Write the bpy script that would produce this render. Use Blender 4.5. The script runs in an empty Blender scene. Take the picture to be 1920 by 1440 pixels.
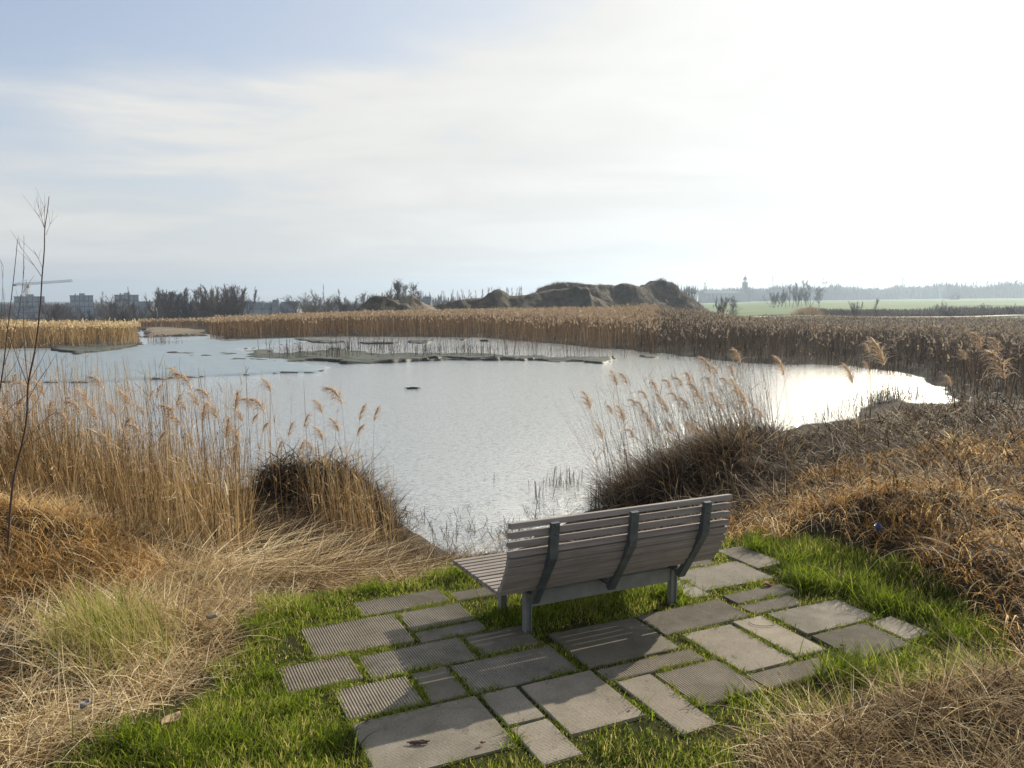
import bpy, bmesh, math, random
import numpy as np
from mathutils import Vector, Matrix
S = bpy.context.scene
COL = S.collection
R = math.radians
rng = np.random.default_rng(7)
random.seed(7)

# ------------------------------------------------------------------ camera
F_PX, HOR, H = 1493.33, 560.0, 2.2
PIT = math.atan((720 - HOR) / F_PX)
cam = bpy.data.cameras.new('camera')
cam.lens = 28; cam.sensor_width = 36; cam.clip_start = 0.05; cam.clip_end = 9000
cam_o = bpy.data.objects.new('camera', cam); COL.objects.link(cam_o)
cam_o.location = (0, 0, H); cam_o.rotation_euler = (math.pi / 2 - PIT, 0, 0)
S.camera = cam_o

# ------------------------------------------------------------------ light, sky
SUN_AZ, SUN_EL = 44.0, 29.0
sd = Vector((math.sin(R(SUN_AZ)) * math.cos(R(SUN_EL)), math.cos(R(SUN_AZ)) * math.cos(R(SUN_EL)), math.sin(R(SUN_EL))))
sun = bpy.data.lights.new('sun', 'SUN'); sun.energy = 5.0; sun.angle = R(0.55); sun.color = (1.0, 0.90, 0.74)
sun_o = bpy.data.objects.new('sun', sun); COL.objects.link(sun_o)
sun_o.rotation_euler = (-sd).to_track_quat('-Z', 'Y').to_euler(); sun_o.location = (30, 30, 40)

W = bpy.data.worlds.new('World'); S.world = W; W.use_nodes = True
nt = W.node_tree; nt.nodes.clear()
def N(t, typ, **kw):
    n = t.nodes.new(typ)
    for k, v in kw.items():
        if k.startswith('i_'):
            n.inputs[k[2:].replace('_', ' ')].default_value = v
        else: setattr(n, k, v)
    return n
def math_(t, op, a, b=None, c=None, clamp=False):
    n = t.nodes.new('ShaderNodeMath'); n.operation = op; n.use_clamp = clamp
    for i, v in enumerate((a, b, c)):
        if v is None: continue
        if isinstance(v, (int, float)): n.inputs[i].default_value = v
        else: t.links.new(v, n.inputs[i])
    return n.outputs[0]
def mix(t, f, a, b, mode='MIX'):
    n = t.nodes.new('ShaderNodeMix'); n.data_type = 'RGBA'; n.blend_type = mode; n.clamp_factor = True
    for s, v in ((0, f), (6, a), (7, b)):
        if isinstance(v, (int, float)): n.inputs[s].default_value = v
        elif isinstance(v, tuple): n.inputs[s].default_value = v if len(v) == 4 else (*v, 1)
        else: t.links.new(v, n.inputs[s])
    return n.outputs[2]
def ramp(t, v, stops):
    n = t.nodes.new('ShaderNodeValToRGB'); e = n.color_ramp.elements
    while len(e) < len(stops): e.new(0.5)
    for el, (p, c) in zip(e, stops):
        el.position = p; el.color = (c, c, c, 1) if isinstance(c, (int, float)) else (*c, 1)
    t.links.new(v, n.inputs[0]); return n.outputs[0]
def noise(t, scale, detail=4, rough=0.55, vec=None, dist=0.0):
    n = t.nodes.new('ShaderNodeTexNoise'); n.inputs['Scale'].default_value = scale
    n.inputs['Detail'].default_value = detail; n.inputs['Roughness'].default_value = rough
    n.inputs['Distortion'].default_value = dist
    if vec is not None: t.links.new(vec, n.inputs['Vector'])
    return n.outputs['Fac']
sky = N(nt, 'ShaderNodeTexSky', sky_type='NISHITA', sun_disc=False, sun_elevation=R(SUN_EL), sun_rotation=R(SUN_AZ),
        altitude=0.0, air_density=1.0, dust_density=1.2, ozone_density=1.6)
tc = N(nt, 'ShaderNodeTexCoord')
sep = N(nt, 'ShaderNodeSeparateXYZ'); nt.links.new(tc.outputs['Generated'], sep.inputs[0])
X, Y, Z = sep.outputs
# cloud layer: project the view direction onto a level sheet of cloud
zc = math_(nt, 'ADD', math_(nt, 'MAXIMUM', Z, 0.0), 0.09)
cb = N(nt, 'ShaderNodeCombineXYZ')
nt.links.new(math_(nt, 'DIVIDE', X, zc), cb.inputs[0]); nt.links.new(math_(nt, 'DIVIDE', Y, zc), cb.inputs[1])
mp = N(nt, 'ShaderNodeMapping'); mp.inputs['Scale'].default_value = (0.75, 1.0, 1); mp.inputs['Location'].default_value = (3.1, 1.7, 0)
nt.links.new(cb.outputs[0], mp.inputs[0])
c1 = noise(nt, 1.0, 9, 0.55, mp.outputs[0], 0.35)
c2 = noise(nt, 0.42, 3, 0.5, mp.outputs[0], 0.2)
cm = math_(nt, 'ADD', math_(nt, 'MULTIPLY', c1, 0.6), math_(nt, 'MULTIPLY', c2, 0.4))
cloud = ramp(nt, cm, [(0.42, 0.0), (0.50, 0.30), (0.60, 1.0)])
dn = N(nt, 'ShaderNodeVectorMath', operation='DOT_PRODUCT'); nt.links.new(tc.outputs['Generated'], dn.inputs[0])
dn.inputs[1].default_value = tuple(sd)
d01 = math_(nt, 'MULTIPLY_ADD', dn.outputs['Value'], 0.5, 0.5)
# thin veil everywhere, thicker towards the sun and near the horizon
veil = math_(nt, 'POWER', math_(nt, 'SUBTRACT', 1.0, math_(nt, 'MAXIMUM', Z, 0.0)), 5.0)
bright = math_(nt, 'MULTIPLY_ADD', math_(nt, 'POWER', d01, 12.0), 1.5, 6.1)   # cloud radiance, brighter round the sun
ccol = N(nt, 'ShaderNodeVectorMath', operation='SCALE'); ccol.inputs[0].default_value = (1.035, 1.02, 0.98)
nt.links.new(math_(nt, 'MULTIPLY', bright, math_(nt, 'MULTIPLY_ADD', cloud, .12, .97)), ccol.inputs['Scale'])
f = math_(nt, 'ADD', math_(nt, 'MULTIPLY_ADD', cloud, 0.66, 0.06), math_(nt, 'MULTIPLY', veil, 0.95))
f = math_(nt, 'ADD', f, math_(nt, 'MULTIPLY', math_(nt, 'POWER', d01, 5.0), 1.05), None, True)
skyc = mix(nt, 1.0, sky.outputs[0], (0.80, 0.98, 1.19), 'MULTIPLY')
col = mix(nt, f, skyc, ccol.outputs[0])
bg = N(nt, 'ShaderNodeBackground'); bg.inputs['Strength'].default_value = 0.082
nt.links.new(col, bg.inputs[0])
nt.links.new(bg.outputs[0], N(nt, 'ShaderNodeOutputWorld').inputs[0])

S.view_settings.view_transform = 'Standard'; S.view_settings.look = 'None'
S.view_settings.exposure = 0.62; S.view_settings.gamma = 1.0; S.view_settings.use_curve_mapping = False
S.render.engine = 'CYCLES'
S.cycles.use_denoising = True
S.cycles.max_bounces = 6; S.cycles.diffuse_bounces = 3; S.cycles.glossy_bounces = 3; S.cycles.transmission_bounces = 4
S.cycles.volume_bounces = 0; S.cycles.transparent_max_bounces = 6

# ------------------------------------------------------------------ helpers
def ray(px, py):
    x = (px - 960) / F_PX; y = -(py - 720) / F_PX
    return np.array([x, math.cos(PIT) + y * math.sin(PIT), y * math.cos(PIT) - math.sin(PIT)])
def on_z(px, py, z=0.0):
    r = ray(px, py); t = (z - H) / r[2]; return np.array([r[0] * t, r[1] * t, z])
def at_y(px, py, d):
    r = ray(px, py); t = d / r[1]; return np.array([r[0] * t, d, H + r[2] * t])
def poly(pts, z=0.0): return np.array([on_z(a, b, z)[:2] for a, b in pts])
def sm(x, a, b):
    t = np.clip((np.asarray(x, float) - a) / (b - a), 0, 1); return t * t * (3 - 2 * t)
def inside(P, Q):
    x, y = P[:, 0], P[:, 1]; r = np.zeros(len(P), bool)
    for i in range(len(Q)):
        x1, y1 = Q[i]; x2, y2 = Q[i - 1]
        c = (y1 > y) != (y2 > y)
        with np.errstate(divide='ignore', invalid='ignore'):
            r ^= c & (x < (x2 - x1) * (y - y1) / (y2 - y1 + 1e-12) + x1)
    return r
def edge_dist(P, Q):
    d = np.full(len(P), 1e9)
    for i in range(len(Q)):
        a = Q[i - 1]; b = Q[i]; v = b - a; w = P - a
        t = np.clip((w @ v) / (v @ v + 1e-12), 0, 1)
        d = np.minimum(d, np.hypot(w[:, 0] - t * v[0], w[:, 1] - t * v[1]))
    return d
def sdist(P, Q): return edge_dist(P, Q) * np.where(inside(P, Q), -1, 1)
def vnoise(x, y, seed=0):                       # smooth value noise, about -1..1
    x = np.asarray(x, float); y = np.asarray(y, float)
    xi = np.floor(x).astype(np.int64); yi = np.floor(y).astype(np.int64)
    fx = x - xi; fy = y - yi; fx = fx * fx * (3 - 2 * fx); fy = fy * fy * (3 - 2 * fy)
    def h(a, b):
        n = (a * 374761393 + b * 668265263 + seed * 974711) & 0x7fffffff
        n = ((n ^ (n >> 13)) * 1274126177) & 0x7fffffff
        return ((n ^ (n >> 16)) & 0xffff) / 32767.5 - 1
    return (h(xi, yi) * (1 - fx) + h(xi + 1, yi) * fx) * (1 - fy) + (h(xi, yi + 1) * (1 - fx) + h(xi + 1, yi + 1) * fx) * fy
def fbm(x, y, sc, seed=0, o=4):
    s = 0; a = 1; n = 0
    for k in range(o):
        s = s + a * vnoise(np.asarray(x) / sc * 2 ** k, np.asarray(y) / sc * 2 ** k, seed + k); n += a; a *= .5
    return s / n * 1.5

def tag(o, label=None, cat=None, group=None, kind=None):
    if label: o['label'] = label
    if cat: o['category'] = cat
    if group: o['group'] = group
    if kind: o['kind'] = kind
    return o
def link(name, me, mat=None, parent=None, smooth=False):
    o = bpy.data.objects.new(name, me); COL.objects.link(o)
    if mat:
        for m in (mat if isinstance(mat, (list, tuple)) else [mat]): me.materials.append(m)
    if parent: o.parent = parent
    if smooth: me.polygons.foreach_set('use_smooth', [True] * len(me.polygons))
    return o
def empty(name, loc=(0, 0, 0), rz=0):
    o = bpy.data.objects.new(name, None); COL.objects.link(o); o.location = loc; o.rotation_euler = (0, 0, rz)
    o.empty_display_size = .2; return o
def mesh_np(name, V, Fq, tint=None, smooth=False):
    """V (n,3); Fq (m,k) equal-sided faces or list of arrays"""
    me = bpy.data.meshes.new(name)
    V = np.asarray(V, np.float32); me.vertices.add(len(V)); me.vertices.foreach_set('co', V.ravel())
    Fs = Fq if isinstance(Fq, list) else [Fq]
    Fs = [np.asarray(f, np.int32) for f in Fs if len(f)]
    tot = sum(f.size for f in Fs); npoly = sum(len(f) for f in Fs)
    me.loops.add(tot); me.loops.foreach_set('vertex_index', np.concatenate([f.ravel() for f in Fs]))
    me.polygons.add(npoly)
    cnt = np.concatenate([np.full(len(f), f.shape[1], np.int32) for f in Fs])
    st = np.concatenate([[0], np.cumsum(cnt)[:-1]]).astype(np.int32)
    me.polygons.foreach_set('loop_start', st)
    me.update(calc_edges=True)
    if smooth: me.polygons.foreach_set('use_smooth', np.ones(npoly, bool))
    if tint is not None:
        for k, v in (tint.items() if isinstance(tint, dict) else [('tint', tint)]):
            a = me.attributes.new(k, 'FLOAT', 'POINT'); a.data.foreach_set('value', np.asarray(v, np.float32))
    return me
class Bag:                                       # collects vertex/face arrays
    def __init__(s): s.V = []; s.F = []; s.T = []; s.n = 0
    def add(s, V, F, T):
        s.V.append(V); s.F.append(F + s.n); s.T.append(T); s.n += len(V)
    def mesh(s, name, smooth=False):
        return mesh_np(name, np.concatenate(s.V), np.concatenate(s.F), np.concatenate(s.T), smooth)
def blades(bag, P, L, wd, head, tilt, curl, segs=3, tint=None, taper=1.0, twist=None, face=None):
    """ribbons: base points P, length L, width wd, heading, first tilt from vertical, added tilt over the length"""
    n = len(P)
    if n == 0: return P
    L = np.broadcast_to(L, n); wd = np.broadcast_to(wd, n); head = np.broadcast_to(head, n)
    tilt = np.broadcast_to(tilt, n); curl = np.broadcast_to(curl, n)
    hx, hy = np.cos(head), np.sin(head)
    tw = rng.uniform(-.9, .9, n) if twist is None else np.broadcast_to(twist, n)
    fx = -hy * np.cos(tw) + hx * np.sin(tw) * .7; fy = hx * np.cos(tw) + hy * np.sin(tw) * .7
    if face is not None: fx, fy = np.cos(face), np.sin(face)
    fz = np.sin(tw) * -.4
    p = P.copy().astype(float); V = np.zeros((n, segs + 1, 2, 3))
    for k in range(segs + 1):
        t = k / segs
        w = wd * (1 - taper * t ** 1.6) * .5 + wd * .02
        V[:, k, 0] = p - np.stack([fx * w, fy * w, fz * w], -1)
        V[:, k, 1] = p + np.stack([fx * w, fy * w, fz * w], -1)
        a = tilt + curl * (t + .5 / segs)
        s = L / segs
        p = p + np.stack([hx * np.sin(a) * s, hy * np.sin(a) * s, np.cos(a) * s], -1)
    base = (np.arange(n) * (segs + 1) * 2)[:, None]
    k = np.arange(segs)[None] * 2
    Fq = np.stack([base + k, base + k + 1, base + k + 3, base + k + 2], -1).reshape(-1, 4)
    tt = rng.random(n) if tint is None else np.broadcast_to(tint, n)
    bag.add(V.reshape(-1, 3), Fq, np.repeat(tt, (segs + 1) * 2))
    return p                                     # tips (one step beyond)
def tube_np(bag, pts, rad, tint=0.5, k=3):
    pts = np.asarray(pts, float); n = len(pts); rad = np.broadcast_to(rad, n)
    d = np.gradient(pts, axis=0); d /= np.linalg.norm(d, axis=1)[:, None] + 1e-9
    ref = np.array([0.3, 0.9, 0.1]); 
    if abs(d[0] @ ref) > .9: ref = np.array([1, 0, 0.2])
    a = np.cross(d, ref); a /= np.linalg.norm(a, axis=1)[:, None] + 1e-9; b = np.cross(d, a)
    an = np.arange(k) * 2 * math.pi / k
    V = pts[:, None] + rad[:, None, None] * (np.cos(an)[None, :, None] * a[:, None] + np.sin(an)[None, :, None] * b[:, None])
    i = np.arange(n - 1)[:, None] * k; j = np.arange(k)[None]
    Fq = np.stack([i + j, i + (j + 1) % k, i + k + (j + 1) % k, i + k + j], -1).reshape(-1, 4)
    bag.add(V.reshape(-1, 3), Fq, np.full(n * k, tint))
def box(bm, x0, x1, y0, y1, z0, z1, M=None):
    r = bmesh.ops.create_cube(bm, size=1)
    for v in r['verts']:
        v.co = Vector(((x0 + x1) / 2 + v.co.x * (x1 - x0), (y0 + y1) / 2 + v.co.y * (y1 - y0), (z0 + z1) / 2 + v.co.z * (z1 - z0)))
        if M is not None: v.co = M @ v.co
    return r['verts']
def bar(bm, p, q, w, h=None, up=(0, 0, 1)):
    p = Vector(p); q = Vector(q); h = h or w; d = (q - p); L = d.length
    if L < 1e-6: return
    z = d.normalized(); x = z.cross(Vector(up))
    if x.length < 1e-3: x = z.cross(Vector((0, 1, 0)))
    x.normalize(); y = z.cross(x)
    M = Matrix((x, y, z)).transposed().to_4x4(); M.translation = p
    box(bm, -w / 2, w / 2, -h / 2, h / 2, 0, L, M)
def bm_obj(name, bm, mat, parent=None, bevel=0, smooth=False):
    if bevel:
        bmesh.ops.bevel(bm, geom=list(bm.edges), offset=bevel, segments=2, affect='EDGES', profile=.5)
    me = bpy.data.meshes.new(name); bmesh.ops.recalc_face_normals(bm, faces=bm.faces); bm.to_mesh(me); bm.free()
    return link(name, me, mat, parent, smooth)
def copy_tree(o, parent=None):
    c = o.copy(); COL.objects.link(c)
    if parent is not None: c.parent = parent
    for ch in [x for x in list(o.children)]: copy_tree(ch, c)
    return c

# ------------------------------------------------------------------ materials
def new_mat(name):
    m = bpy.data.materials.new(name); m.use_nodes = True; m.node_tree.nodes.clear(); return m, m.node_tree
def out(t, sh, disp=None):
    o = t.nodes.new('ShaderNodeOutputMaterial'); t.links.new(sh, o.inputs[0])
def principled(t, col, rough=.8, bump=None, bstr=.3, bdist=.02, spec=.3, metal=0):
    p = t.nodes.new('ShaderNodeBsdfPrincipled')
    if isinstance(col, tuple): p.inputs['Base Color'].default_value = (*col, 1)
    else: t.links.new(col, p.inputs['Base Color'])
    if isinstance(rough, (int, float)): p.inputs['Roughness'].default_value = rough
    else: t.links.new(rough, p.inputs['Roughness'])
    p.inputs['Specular IOR Level'].default_value = spec; p.inputs['Metallic'].default_value = metal
    if bump is not None:
        b = t.nodes.new('ShaderNodeBump'); b.inputs['Strength'].default_value = bstr; b.inputs['Distance'].default_value = bdist
        t.links.new(bump, b.inputs['Height']); t.links.new(b.outputs[0], p.inputs['Normal'])
    return p.outputs[0]
def leafy(name, stops, trans=.35, tcol=1.15, rough=.55):
    """thin plant matter lit through: colour by the per-blade tint"""
    m, t = new_mat(name)
    a = t.nodes.new('ShaderNodeAttribute'); a.attribute_name = 'tint'
    c = ramp(t, a.outputs['Fac'], stops)
    p = principled(t, c, max(rough, .7), spec=.10)
    tr = t.nodes.new('ShaderNodeBsdfTranslucent')
    c2 = mix(t, 1.0, c, (tcol, tcol, tcol * .9), 'MULTIPLY'); t.links.new(c2, tr.inputs[0])
    mx = t.nodes.new('ShaderNodeMixShader'); mx.inputs[0].default_value = trans
    t.links.new(p, mx.inputs[1]); t.links.new(tr.outputs[0], mx.inputs[2]); out(t, mx.outputs[0]); return m
def obj_vec(t):
    return t.nodes.new('ShaderNodeTexCoord').outputs['Object']
def simple(name, c1, c2, scale=5, rough=.8, bstr=.2, bd=.01, spec=.3, stretch=None, metal=0):
    m, t = new_mat(name); v = obj_vec(t)
    if stretch:
        mpn = t.nodes.new('ShaderNodeMapping'); mpn.inputs['Scale'].default_value = stretch; t.links.new(v, mpn.inputs[0]); v = mpn.outputs[0]
    n = noise(t, scale, 6, .6, v)
    c = mix(t, ramp(t, n, [(.3, 0.0), (.7, 1.0)]), c1, c2)
    out(t, principled(t, c, rough, n, bstr, bd, spec, metal)); return m

M_grass = leafy('green_grass', [(0, (.035, .045, .012)), (.3, (.085, .12, .013)), (.75, (.22, .28, .022)), (1, (.46, .38, .17))], .5, 1.5)
M_straw = leafy('dry_straw', [(0, (.05, .03, .014)), (.35, (.24, .155, .07)), (.7, (.58, .44, .24)), (1, (.88, .76, .52))], .35, 1.15, .5)
M_amber = leafy('amber_grass', [(0, (.03, .016, .006)), (.35, (.20, .105, .032)), (.7, (.58, .34, .105)), (1, (.90, .70, .40))], .4, 1.2, .5)
M_tangle = leafy('brown_tangle', [(0, (.012, .009, .006)), (.5, (.07, .043, .022)), (.8, (.20, .125, .06)), (.93, (.42, .33, .21)), (1, (.62, .52, .36))], .2, 1.1)
M_reed = leafy('reed_stem', [(0, (.05, .03, .014)), (.45, (.26, .165, .075)), (.8, (.50, .36, .19)), (1, (.76, .62, .40))], .3, 1.1)
M_reedfar = leafy('far_reed', [(0, (.05, .032, .02)), (.4, (.17, .105, .055)), (.75, (.32, .22, .13)), (1, (.55, .43, .30))], .2, 1.1)
M_reedbrown = leafy('brown_reed', [(0, (.02, .014, .011)), (.5, (.075, .05, .033)), (.85, (.18, .125, .08)), (1, (.50, .41, .31))], .2, 1.1)
M_plume = leafy('reed_plume', [(0, (.17, .11, .075)), (.5, (.42, .31, .23)), (1, (.68, .57, .45))], .45, 1.2, .8)
M_darkstem = leafy('wet_dead_stem', [(0, (.015, .013, .01)), (.6, (.05, .04, .028)), (1, (.14, .10, .065))], .1, 1)
M_twig = simple('twig_bark', (.05, .033, .027), (.11, .07, .055), 8)
M_bark = simple('bark', (.045, .038, .032), (.09, .075, .06), 3)
M_twigfar = simple('far_twigs', (.06, .048, .042), (.10, .08, .068), 1)
M_poplar = simple('pale_poplar_twigs', (.17, .145, .12), (.24, .20, .16), 1)

def mat_ground():
    m, t = new_mat('ground_soil'); v = obj_vec(t)
    def att(n):
        a = t.nodes.new('ShaderNodeAttribute'); a.attribute_name = n; return a.outputs['Fac']
    n1 = noise(t, 3.0, 8, .65, v); n2 = noise(t, .35, 4, .6, v); n3 = noise(t, 25, 5, .7, v)
    soil = mix(t, ramp(t, n1, [(.35, 0.), (.65, 1.)]), (.018, .014, .010), (.05, .038, .025))
    soil = mix(t, ramp(t, n3, [(.48, 0.), (.64, .5)]), soil, (.12, .085, .05))
    green = mix(t, ramp(t, n3, [(.35, 0.), (.65, 1.)]), (.02, .019, .008), (.045, .05, .014))
    c = mix(t, att('green'), soil, green)
    f1 = mix(t, ramp(t, noise(t, .012, 4, .6, v), [(.4, 0.), (.6, 1.)]), (.115, .165, .07), (.165, .205, .10))
    c = mix(t, att('field'), c, f1)
    c = mix(t, att('mud'), c, mix(t, n1, (.03, .03, .026), (.07, .067, .055)))
    rg = math_(t, 'MULTIPLY_ADD', att('mud'), -.15, .95)
    out(t, principled(t, c, rg, n3, .5, .02, .08)); return m
M_ground = mat_ground()

def mat_water():
    m, t = new_mat('shallow_water'); v = obj_vec(t)
    mpn = t.nodes.new('ShaderNodeMapping'); mpn.inputs['Scale'].default_value = (1, 2.1, 1); mpn.inputs['Rotation'].default_value = (0, 0, R(-12))
    t.links.new(v, mpn.inputs[0])
    n1 = noise(t, 5.0, 6, .62, mpn.outputs[0], .6); n2 = noise(t, .16, 3, .5, v)
    h = math_(t, 'ADD', n1, math_(t, 'MULTIPLY', noise(t, 22, 3, .6, mpn.outputs[0]), .25))
    scum = ramp(t, noise(t, 2.2, 8, .7, v, 1.0), [(.47, 0.), (.62, 1.)])
    c = mix(t, scum, (.11, .14, .135), (.24, .28, .265))
    c = mix(t, ramp(t, n2, [(.35, 0.), (.7, .7)]), c, (.19, .225, .215))
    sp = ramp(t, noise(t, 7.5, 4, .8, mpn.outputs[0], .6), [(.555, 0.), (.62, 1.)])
    c = mix(t, sp, c, (.055, .065, .055))  # dark flecks of the ripples painted into the water colour
    b = t.nodes.new('ShaderNodeBump'); b.inputs['Strength'].default_value = 1.0; b.inputs['Distance'].default_value = .045
    t.links.new(h, b.inputs['Height'])
    df = t.nodes.new('ShaderNodeBsdfDiffuse'); t.links.new(c, df.inputs[0])
    gl = t.nodes.new('ShaderNodeBsdfGlossy'); gl.inputs['Roughness'].default_value = .16; gl.inputs['Color'].default_value = (.93, .93, .88, 1)
    t.links.new(b.outputs[0], gl.inputs['Normal'])
    fr = t.nodes.new('ShaderNodeFresnel'); fr.inputs['IOR'].default_value = 2.3; t.links.new(b.outputs[0], fr.inputs['Normal'])
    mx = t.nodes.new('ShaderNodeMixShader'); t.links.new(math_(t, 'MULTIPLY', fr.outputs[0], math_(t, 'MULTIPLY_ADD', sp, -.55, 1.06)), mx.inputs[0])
    t.links.new(df.outputs[0], mx.inputs[1]); t.links.new(gl.outputs[0], mx.inputs[2])
    out(t, mx.outputs[0]); return m
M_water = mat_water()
def mat_mud(name, c1, c2, rough, mixg):
    m, t = new_mat(name); v = obj_vec(t)
    n1 = noise(t, 1.6, 8, .65, v, .6); n3 = noise(t, 14, 5, .7, v)
    c = mix(t, ramp(t, n1, [(.35, 0.), (.65, 1.)]), c1, c2)
    p = principled(t, c, rough, math_(t, 'ADD', n1, n3), .6, .03, .5)
    gl = t.nodes.new('ShaderNodeBsdfGlossy'); gl.inputs['Roughness'].default_value = .4; gl.inputs['Color'].default_value = (.7, .8, .85, 1)
    mx = t.nodes.new('ShaderNodeMixShader'); mx.inputs[0].default_value = mixg
    t.links.new(p, mx.inputs[1]); t.links.new(gl.outputs[0], mx.inputs[2]); out(t, mx.outputs[0]); return m
M_mudflat = mat_mud('wet_mudflat', (.11, .14, .15), (.19, .225, .225), .45, .32)
M_bank = mat_mud('mud_bank', (.022, .028, .022), (.085, .10, .078), .9, .0)
M_bankside = simple('mud_side', (.012, .013, .011), (.04, .04, .032), 6, .6)

def mat_stone(name, c1, c2, moss):
    m, t = new_mat(name); v = obj_vec(t)
    oi = t.nodes.new('ShaderNodeObjectInfo'); ad = N(t, 'ShaderNodeVectorMath', operation='MULTIPLY_ADD')
    t.links.new(oi.outputs['Random'], ad.inputs[0]); ad.inputs[1].default_value = (37, 53, 0); t.links.new(v, ad.inputs[2]); v = ad.outputs[0]
    n1 = noise(t, 4, 7, .65, v); n3 = noise(t, 90, 4, .7, v); n2 = noise(t, 1.6, 6, .7, v, .8)
    c = mix(t, ramp(t, n1, [(.3, 0.), (.7, 1.)]), c1, c2)
    c = mix(t, ramp(t, n3, [(.35, .35), (.6, 0.)]), c, (.04, .035, .028))
    c = mix(t, ramp(t, n2, [(.46, 0.), (.66, moss)]), c, (.075, .068, .04))
    c = mix(t, ramp(t, noise(t, 14, 5, .7, v), [(.60, 0.), (.70, .55)]), c, (.05, .045, .035))
    c = mix(t, math_(t, 'MULTIPLY', oi.outputs['Random'], .35), c, mix(t, 1.0, c, (.72, .68, .62), 'MULTIPLY'))
    out(t, principled(t, c, .85, n3, .35, .003, .25)); return m
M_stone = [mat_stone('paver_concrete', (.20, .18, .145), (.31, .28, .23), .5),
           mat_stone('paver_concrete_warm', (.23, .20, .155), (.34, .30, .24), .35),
           mat_stone('paver_concrete_shaded', (.13, .115, .09), (.21, .19, .15), .6)]  # darker copy for slabs in the bench shadow, shade put into the colour
def mat_wood():
    m, t = new_mat('weathered_wood'); v = obj_vec(t)
    mpn = t.nodes.new('ShaderNodeMapping'); mpn.inputs['Scale'].default_value = (1.2, 26, 26); t.links.new(v, mpn.inputs[0])
    n1 = noise(t, 3, 7, .65, mpn.outputs[0], .4); n2 = noise(t, 1.7, 5, .6, v)
    mpc = t.nodes.new('ShaderNodeMapping'); mpc.inputs['Scale'].default_value = (.3, 16, 16); t.links.new(v, mpc.inputs[0])
    n4 = noise(t, 1.0, 2, .5, mpc.outputs[0])
    c = mix(t, ramp(t, n1, [(.25, 0.), (.75, 1.)]), (.16, .14, .122), (.38, .345, .31))
    c = mix(t, ramp(t, n4, [(.35, .75), (.65, 0.)]), c, (.17, .145, .13))
    c = mix(t, ramp(t, n2, [(.5, 0.), (.8, .55)]), c, (.12, .10, .08))
    out(t, principled(t, c, .75, n1, .45, .004, .3)); return m
M_wood = mat_wood()
M_bracket = simple('galvanised_dark', (.065, .08, .085), (.13, .15, .15), 14, .5, .15, .002, .5, metal=.35)
M_beam = simple('painted_steel', (.17, .18, .165), (.25, .255, .235), 9, .55, .15, .002, .4)
M_soil = simple('mound_soil', (.022, .019, .014), (.10, .08, .052), .6, .95, .8, .6)
M_sand = simple('mound_sand', (.13, .105, .075), (.20, .165, .12), .25, .95, .8, .5)
M_path = simple('path_gravel', (.34, .30, .24), (.42, .38, .31), 2)
M_brick = simple('dark_brick', (.03, .027, .026), (.055, .048, .045), .4)
M_glass = simple('window_glass', (.16, .21, .25), (.30, .36, .40), .3, .25, 0, .01, .6)
M_slab = simple('concrete_slab', (.22, .22, .22), (.30, .30, .30), .5)
M_white = simple('white_panel', (.7, .7, .7), (.8, .8, .8), 1)
M_slate = simple('slate', (.07, .08, .09), (.11, .12, .13), .5)
M_stoneb = simple('church_stone', (.13, .125, .115), (.19, .18, .165), .5)
M_steelgrey = simple('lattice_steel', (.22, .23, .24), (.28, .29, .30), 1)
M_crane = simple('crane_paint', (.45, .42, .36), (.55, .52, .46), 1)
M_leaf = leafy('dead_leaf', [(0, (.12, .06, .03)), (.5, (.25, .14, .07)), (1, (.45, .34, .22))], .3)

# ------------------------------------------------------------------ terrain
ZW = -1.6
POND = [(-700, 880), (-300, 885), (0, 880), (200, 885), (400, 905), (500, 935), (640, 960), (740, 985), (800, 1030), (850, 1052), (900, 1040), (960, 1015),
        (1060, 985), (1130, 950), (1210, 900), (1300, 858), (1400, 822), (1480, 800), (1560, 780), (1640, 757), (1690, 748), (1715, 760), (1765, 748),
        (1775, 735), (1740, 712), (1700, 700), (1600, 688), (1500, 684), (1400, 681), (1300, 671), (1200, 659), (1100, 651), (1000, 641),
        (900, 633), (640, 631), (420, 636), (400, 628), (265, 620), (262, 636), (280, 648), (200, 656), (60, 657), (-200, 656), (-700, 660)]
PW = poly(POND, ZW)
BUMPS = []                                        # x, y, rx, ry, height
def bump(px, py, z, rx, ry, h):
    p = on_z(px, py, z); BUMPS.append((p[0], p[1], rx, ry, h))
bump(615, 960, -.9, 1.15, .7, .95); bump(500, 1010, -.5, .8, .8, .35)
bump(1330, 930, -.8, 1.5, .8, .62); bump(1450, 880, -.7, 1.5, 1.0, .45); bump(1240, 960, -.9, .6, .6, .35)
bump(1600, 1000, 0, 1.1, .6, .17); bump(1800, 1010, 0, 1.2, .7, .24); bump(1900, 1110, 0, .8, .6, .2)
bump(1750, 1360, 0, .45, .25, .10); bump(1560, 1420, 0, .35, .2, .08); bump(1900, 1330, 0, .4, .3, .14)
bump(50, 1020, 0, .8, .6, .38); bump(230, 1180, 0, .45, .4, .12); bump(60, 1260, 0, .5, .35, .16); bump(330, 1060, 0, .8, .5, .12)
def pond_d(x, y):
    P = np.stack([x, y], -1); d = sdist(P, PW)
    return d + vnoise(x / 2.2, y / 2.2, 5) * np.clip(.3 + .02 * np.hypot(x, y), 0, 1.0) * .6 + vnoise(x / .6, y / .6, 6) * .12
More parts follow.
